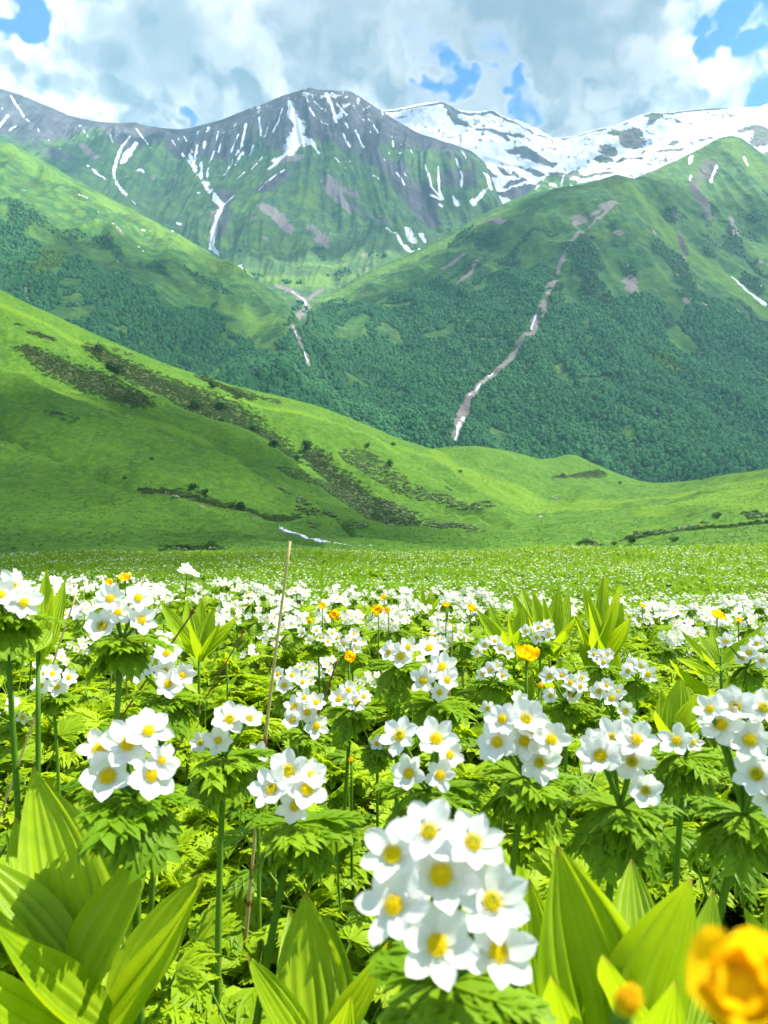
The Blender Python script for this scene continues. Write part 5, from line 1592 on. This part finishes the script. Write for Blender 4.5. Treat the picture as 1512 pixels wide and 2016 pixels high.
GLOBES = [
    (1458, 1968, 215, .10, "huge blurred golden flower in the lower right corner", (-.25, -.55, .95), .0, .03),
    (1228, 1985, 95, .125, "small blurred golden bud at the bottom right", (.1, -.5, .9), .7, .0),
    (1037, 1299, 52, 1.0, "large golden flower in front of the middle pleated leaf clump", (.05, -.25, 1), -.1, .0),
    (247, 1143, 27, 1.6, "golden flower standing above the tall left anemone", (.0, -.2, 1), -.05, .0),
    (216, 1152, 21, 1.7, "golden flower half hidden by the tall left anemone", None, .1, .0),
    (635, 1198, 21, 2.3, "golden flower left of a pair, right of the straw stalk", None, .15, .0),
    (657, 1214, 24, 2.1, "golden flower facing the camera right of the straw stalk", (.1, -.9, .7), .0, .0),
    (610, 1226, 16, 2.2, "closed golden bud next to the straw stalk", None, .6, .0),
    (745, 1206, 27, 2.0, "golden flower of the central pair, the bigger one", (-.2, -.7, .8), .0, .0),
    (765, 1205, 19, 2.1, "golden flower of the central pair, the smaller one", None, .3, .0),
    (687, 1299, 29, 1.35, "ruffled golden flower low at the centre", (.2, -.7, .8), .1, .0),
    (494, 1172, 13, 3.4, "small golden flower in the drift left of the straw stalk", None, .1, .0),
    (757, 1180, 16, 3.0, "small golden flower in the white drift above the central pair", None, .1, .0),
    (926, 1201, 20, 2.2, "golden flower left of the middle pleated leaf clump", None, .0, .0),
    (878, 1195, 16, 2.4, "small golden flower in the drift left of the middle clump", None, .1, .0),
    (1062, 1353, 19, 1.1, "round golden bud beside the flat white anemone", None, .5, .0),
    (1412, 1217, 30, 2.0, "wide golden flower in the drift at right", (.1, -.2, 1), -.15, .0),
    (692, 1499, 15, .95, "tiny golden flower low between the white clusters", None, .4, .0),
    (447, 1307, 12, 1.4, "tiny golden bud in the leaves left of the straw stalk", None, .4, .0),
    (1455, 1223, 14, 2.4, "small golden flower near the right edge of the drift", None, .1, .0),
    (855, 1252, 15, 1.9, "small golden flower among white clusters at the centre", None, .2, .0),
    (1265, 1196, 13, 3.4, "small golden flower right of the middle clump", None, .1, .0),
    (940, 1296, 15, 1.5, "golden bud at the left foot of the middle clump", None, .4, .0),
]
for k, (px, py, dp, dep, lab, nn, cl_, ln) in enumerate(GLOBES):
    globe_flower(px, py, dp, dep, lab, 800 + k, nn, cl_, ln)


# ------------------------------------------------------------------ dry stalks
def stalk(name, top, bot, d_top, d_bot, w_px, label, mat, head=None, seed=0):
    r = random.Random(seed)
    T = P(top[0], top[1], d_top); Bp = P(bot[0], bot[1], d_bot)
    # follow the line down to the ground
    d = (Bp - T)
    k = 0
    while (T + d * (1 + k)).z > float(ground((T + d * (1 + k)).x, (T + d * (1 + k)).y)) and k < 6: k += .02
    Bg = T + d * (1 + k)
    root = link(name, None, label=label, cat="stalk")
    root.location = Bg
    n = 22
    pts = []; rads = []
    R = w_px * d_top / F * .5
    bow = Vector((r.uniform(-.01, .01), 0, 0)) * d.length * 3
    for i in range(n + 1):
        t_ = i / n
        pts.append((T - Bg) * t_ + bow * math.sin(math.pi * t_))
        node = 1.28 if i in (6, 7, 14) else 1.0
        rads.append(R * (1.15 - .3 * t_) * node)
    child("stem", tube_mesh("stem", pts, rads, mat, 8), root, (0, 0, 0))
    if name == "straw_stalk":
        for t_ in (.30, .36, .62):
            c = (T - Bg) * t_ + bow * math.sin(math.pi * t_)
            dn = (T - Bg).normalized()
            child("node", tube_mesh("node", [c - dn * .006, c, c + dn * .010], [R * 1.25, R * 1.5, R * 1.05], M_BROWN, 8), root, (0, 0, 0))
    if head:
        mb = MB()
        for i in range(26):
            a = r.uniform(0, 6.28); el = r.uniform(-.3, 1.4)
            dv = Vector((math.cos(a) * math.cos(el), math.sin(a) * math.cos(el), math.sin(el)))
            mb.strip((0, 0, 0), dv, Vector((0, 0, 1)) + dv.cross(Vector((1, 0, 0))), r.uniform(.6, 1.1), .3, .3, 0, 0, (.5, 1, .7))
        child("seed_head", mb.mesh("seed_head", [M_BROWN]), root, T - Bg, None, head * d_top / F)
    return root


stalk("straw_stalk", (571, 1066), (528, 1480), .80, .82, 6.8, "tall straight straw stalk rising above the flowers", M_STRAW, None, 1)
stalk("dry_stem", (150, 1170), (100, 1312), 1.1, 1.1, 4.0, "thin bare straw stem behind the far left flowers", M_STRAW, None, 2)
stalk("dry_stem", (378, 1208), (336, 1270), 1.3, 1.3, 4.0, "bent brown stem with a seed head left of the straw stalk", M_BROWN, 10, 3)
stalk("dry_stem", (478, 1247), (408, 1372), 1.2, 1.2, 3.2, "slender brown stem with a seed head near the straw stalk", M_BROWN, 8, 4)
stalk("dry_stem", (666, 1296), (650, 1340), 1.3, 1.3, 4.5, "short dark brown dry stem beside the ruffled golden flower", M_BROWN, None, 5)
stalk("dry_stem", (285, 1132), (262, 1200), 1.8, 1.8, 3.0, "short straw stem behind the tall left anemone", M_STRAW, None, 6)
stalk("dry_stem", (892, 1228), (890, 1272), 1.7, 1.7, 3.0, "short upright straw stem left of the middle clump", M_STRAW, None, 7)


# ------------------------------------------------------------------ shrubs, heath and stream on the green hill
M_SHRUB = leaf_mat("shrub_leaves", (0.022, 0.085, 0.010), (0.060, 0.165, 0.016), 0.25, gloss=0.2, rough=0.6, vary=0.4, noise_scale=0.8)
M_WOOD = leaf_mat("shrub_wood", (0.09, 0.06, 0.04), (0.14, 0.10, 0.07), 0.0, gloss=0.1, rough=0.9, vary=0.2, noise_scale=3)
M_PALE = leaf_mat("pale_shrub_blossom", (0.24, 0.29, 0.12), (0.42, 0.44, 0.26), 0.2, gloss=0.1, rough=0.8, vary=0.5, noise_scale=0.8)


def shrub_meshes(seed, n=420):
    r = random.Random(seed); mb = MB(); wd = MB()
    lobes = [(Vector((r.uniform(-.6, .6), r.uniform(-.6, .6), r.uniform(.35, .95))), r.uniform(.35, .6)) for _ in range(7)]
    for i in range(n):
        c, R = r.choice(lobes)
        d = Vector((r.gauss(0, 1), r.gauss(0, 1), r.gauss(0, 1))).normalized()
        p = c + d * R * r.uniform(.6, 1.0)
        if p.z < .02: p.z = .02 + r.uniform(0, .1)
        s = r.uniform(.07, .15)
        e = Vector((r.gauss(0, 1), r.gauss(0, 1), r.gauss(0, 1)))
        s1 = (d + e * .5).cross(Vector((0.2, .3, 1))).normalized() * s; s2 = (d + e * .5).cross(s1).normalized() * s
        mb.add([p - s1, p + s2 * .6, p + s1, p - s2 * .6], [(0, 1, 2, 3)])
    for c, R in lobes:
        wd.tube([(0, 0, -.1), c * .5, c], [.05, .035, .015], 5)
    return mb.mesh("crown", [M_SHRUB], smooth=False), wd.mesh("branches", [M_WOOD])


SHR = [shrub_meshes(i) for i in range(4)]
SHRUBS = [(193, 692, 20, "small round shrub, highest on the green hill"), (228, 732, 32, "large round shrub at the upper end of the brown gully"), (345, 808, 36, "pair forming bright shrub, left one, halfway down the brown gully"), (388, 806, 24, "shrub right beside the bright one in the brown gully"),
          (436, 808, 30, "dark shrub in the middle of the brown gully above its bend"), (418, 762, 18, "small shrub above the brown gully near the ridge"), (470, 782, 20, "low shrub on the ridge side right of the brown gully"), (505, 850, 26, "shrub on the far wall of the lower brown gully"),
          (540, 880, 24, "dark shrub near the lower end of the brown gully"), (600, 886, 24, "round shrub alone right of the brown gully"), (585, 905, 18, "lesser shrub just below the round lone one"), (440, 835, 22, "shrub at the shaded floor of the brown gully"), (775, 878, 10, "tiny round shrub close under the ridge at the centre"),
          (720, 880, 14, "small shrub left of the tiny one under the ridge"), (905, 930, 9, "tiny dark bush on the smooth bowl"), (768, 918, 16, "bush on the slope at the centre with pale scree around"), (380, 965, 22, "dark bush above the brown gully near the stream head"), (400, 975, 20, "dark bush touching the stream head gully"),
          (468, 1003, 24, "dark mound shaped bush beside the stream head"), (1382, 946, 7, "tiny bush on the skyline of the right slope"), (1222, 952, 8, "tiny bush at the saddle of the skyline"), (1412, 1020, 16, "bush left of the pair on the right slope"), (1485, 1010, 14, "bush highest on the right slope near the edge"),
          (1140, 1074, 14, "bush at the left foot of the right slope"), (1245, 1070, 18, "dark bush at the foot of the right slope"), (1330, 1066, 18, "wide bush at the foot of the right slope, farther right"), (1210, 1073, 14, "small bush left of the dark one at the slope foot"), (410, 1085, 26, "dark flowering bush by the near edge of the left hill"), (365, 1082, 18, "low bush left of the dark flowering one"), (300, 905, 10, "small bush on the smooth green fold at left"), (245, 945, 9, "small bush just above the left spur edge")]
for k, (px, py, w, lab) in enumerate(SHRUBS):
    p = TH.locate(px, py)
    R = w * p[1] / F * .60
    root = link("shrub", None, label=lab, cat="shrub", group="shrubs on the green hill")
    root.location = (p[0], p[1], p[2] - .1 * R)
    root.rotation_euler = (0, 0, k * 1.7)
    for nm, me in zip(("crown", "branches"), SHR[k % 4]):
        o = link(nm, me, root); o.scale = (R, R, R * (.85 if k % 3 else 1.1))


def clump(seed, mats, n=70, flat=.55):
    r = random.Random(seed); mb = MB()
    for i in range(n):
        d = Vector((r.gauss(0, 1), r.gauss(0, 1), abs(r.gauss(0, 1)))).normalized()
        p = Vector((d.x, d.y, d.z * flat)) * r.uniform(.7, 1.05)
        s = r.uniform(.14, .26)
        e = d + Vector((r.gauss(0, .5), r.gauss(0, .5), r.gauss(0, .5)))
        s1 = e.cross(Vector((.2, .3, 1))).normalized() * s; s2 = e.cross(s1).normalized() * s
        mb.add([p - s1, p + s2 * .7, p + s1, p - s2 * .7], [(0, 1, 2, 3)], 1 if (p.z > .28 and r.random() < .5) else 0)
    return proto("heath_clump", mb.mesh("heath_clump", mats, smooth=False), None)


def hill_scatter(name, mask, n, protos, smin, smax, label, cat, seed):
    rng = np.random.default_rng(seed)
    pts, _ = sample_terrain(TH, mask, n, rng)
    s = rng.uniform(smin, smax, n)
    scatter(name, pts, np.stack([rng.normal(0, .1, n), rng.normal(0, .1, n), rng.uniform(0, 6.28, n)], 1), np.repeat(s[:, None], 3, 1), rng.integers(0, len(protos), n), protos, label, cat)


vis = (TH.px > -40) & (TH.px < 1560)
pale_m = TH.strokes(wide([[(560, 930, 10), (640, 960, 26), (720, 1000, 30), (820, 1030, 20), (940, 1050, 10)], [(700, 900, 22), (760, 940, 22), (860, 980, 14), (960, 1000, 8)], [(470, 770, 12), (540, 790, 10)], [(560, 970, 12), (600, 1005, 10), (700, 1035, 12)], [(95, 812, 4), (140, 828, 8), (215, 855, 6)],
                     [(1160, 1066, 10), (1300, 1050, 12), (1420, 1035, 14), (1512, 1015, 16)], [(230, 690, 8), (260, 700, 6)], [(330, 1085, 8), (430, 1082, 12)], [(520, 1010, 5), (620, 1040, 6)], [(35, 640, 5)], [(1090, 940, 5), (1180, 935, 7)]], 1.3))
hill_scatter("heath_clumps", (pale_m > .40) * vis * 1.0, 2600, [clump(i, [M_SHRUB, M_PALE]) for i in range(3)], .35, .95, "low pale flowering heath clumps strewn over the green hill", "heath", 61)
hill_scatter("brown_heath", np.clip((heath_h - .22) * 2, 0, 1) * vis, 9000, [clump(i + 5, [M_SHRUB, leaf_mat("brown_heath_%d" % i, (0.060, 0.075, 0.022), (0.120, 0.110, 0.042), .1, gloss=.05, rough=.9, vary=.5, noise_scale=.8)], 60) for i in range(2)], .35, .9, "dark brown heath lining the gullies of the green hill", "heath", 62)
M_HTUFT = leaf_mat("hill_tuft", (0.045, 0.150, 0.008), (0.110, 0.260, 0.016), .25, gloss=.1, rough=.7, vary=.6, noise_scale=.3)
hill_scatter("hill_grass_tufts", vis * (1.0 - .6 * (TH.Y.ravel() < 90)), 42000, [clump(i + 9, [M_HTUFT, M_HTUFT], 16, .8) for i in range(3)], .16, .42, "rough grass tufts over the green hillsides", "grass", 63)
hill_scatter("hill_flower_specks", vis * (np.clip(.35 + .8 * fbm(TH.V[:, 0] / 22, TH.V[:, 1] / 22, 3, 64), 0.05, 1) * (1 + 5.0 * (TH.Y.ravel() < 125) + 3.0 * (TH.px > 1180)) + 5.0 * np.clip(crest_h - .3, 0, 1)), 30000, [clump(i + 14, [M_PALE, M_FARPETAL], 7, .7) for i in range(2)], .08, .20, "pale flowers dusting the green hillsides, thickened to brighten the sunlit right slope", "flowers", 65)  # specks packed denser at right so the slope looks sunlit
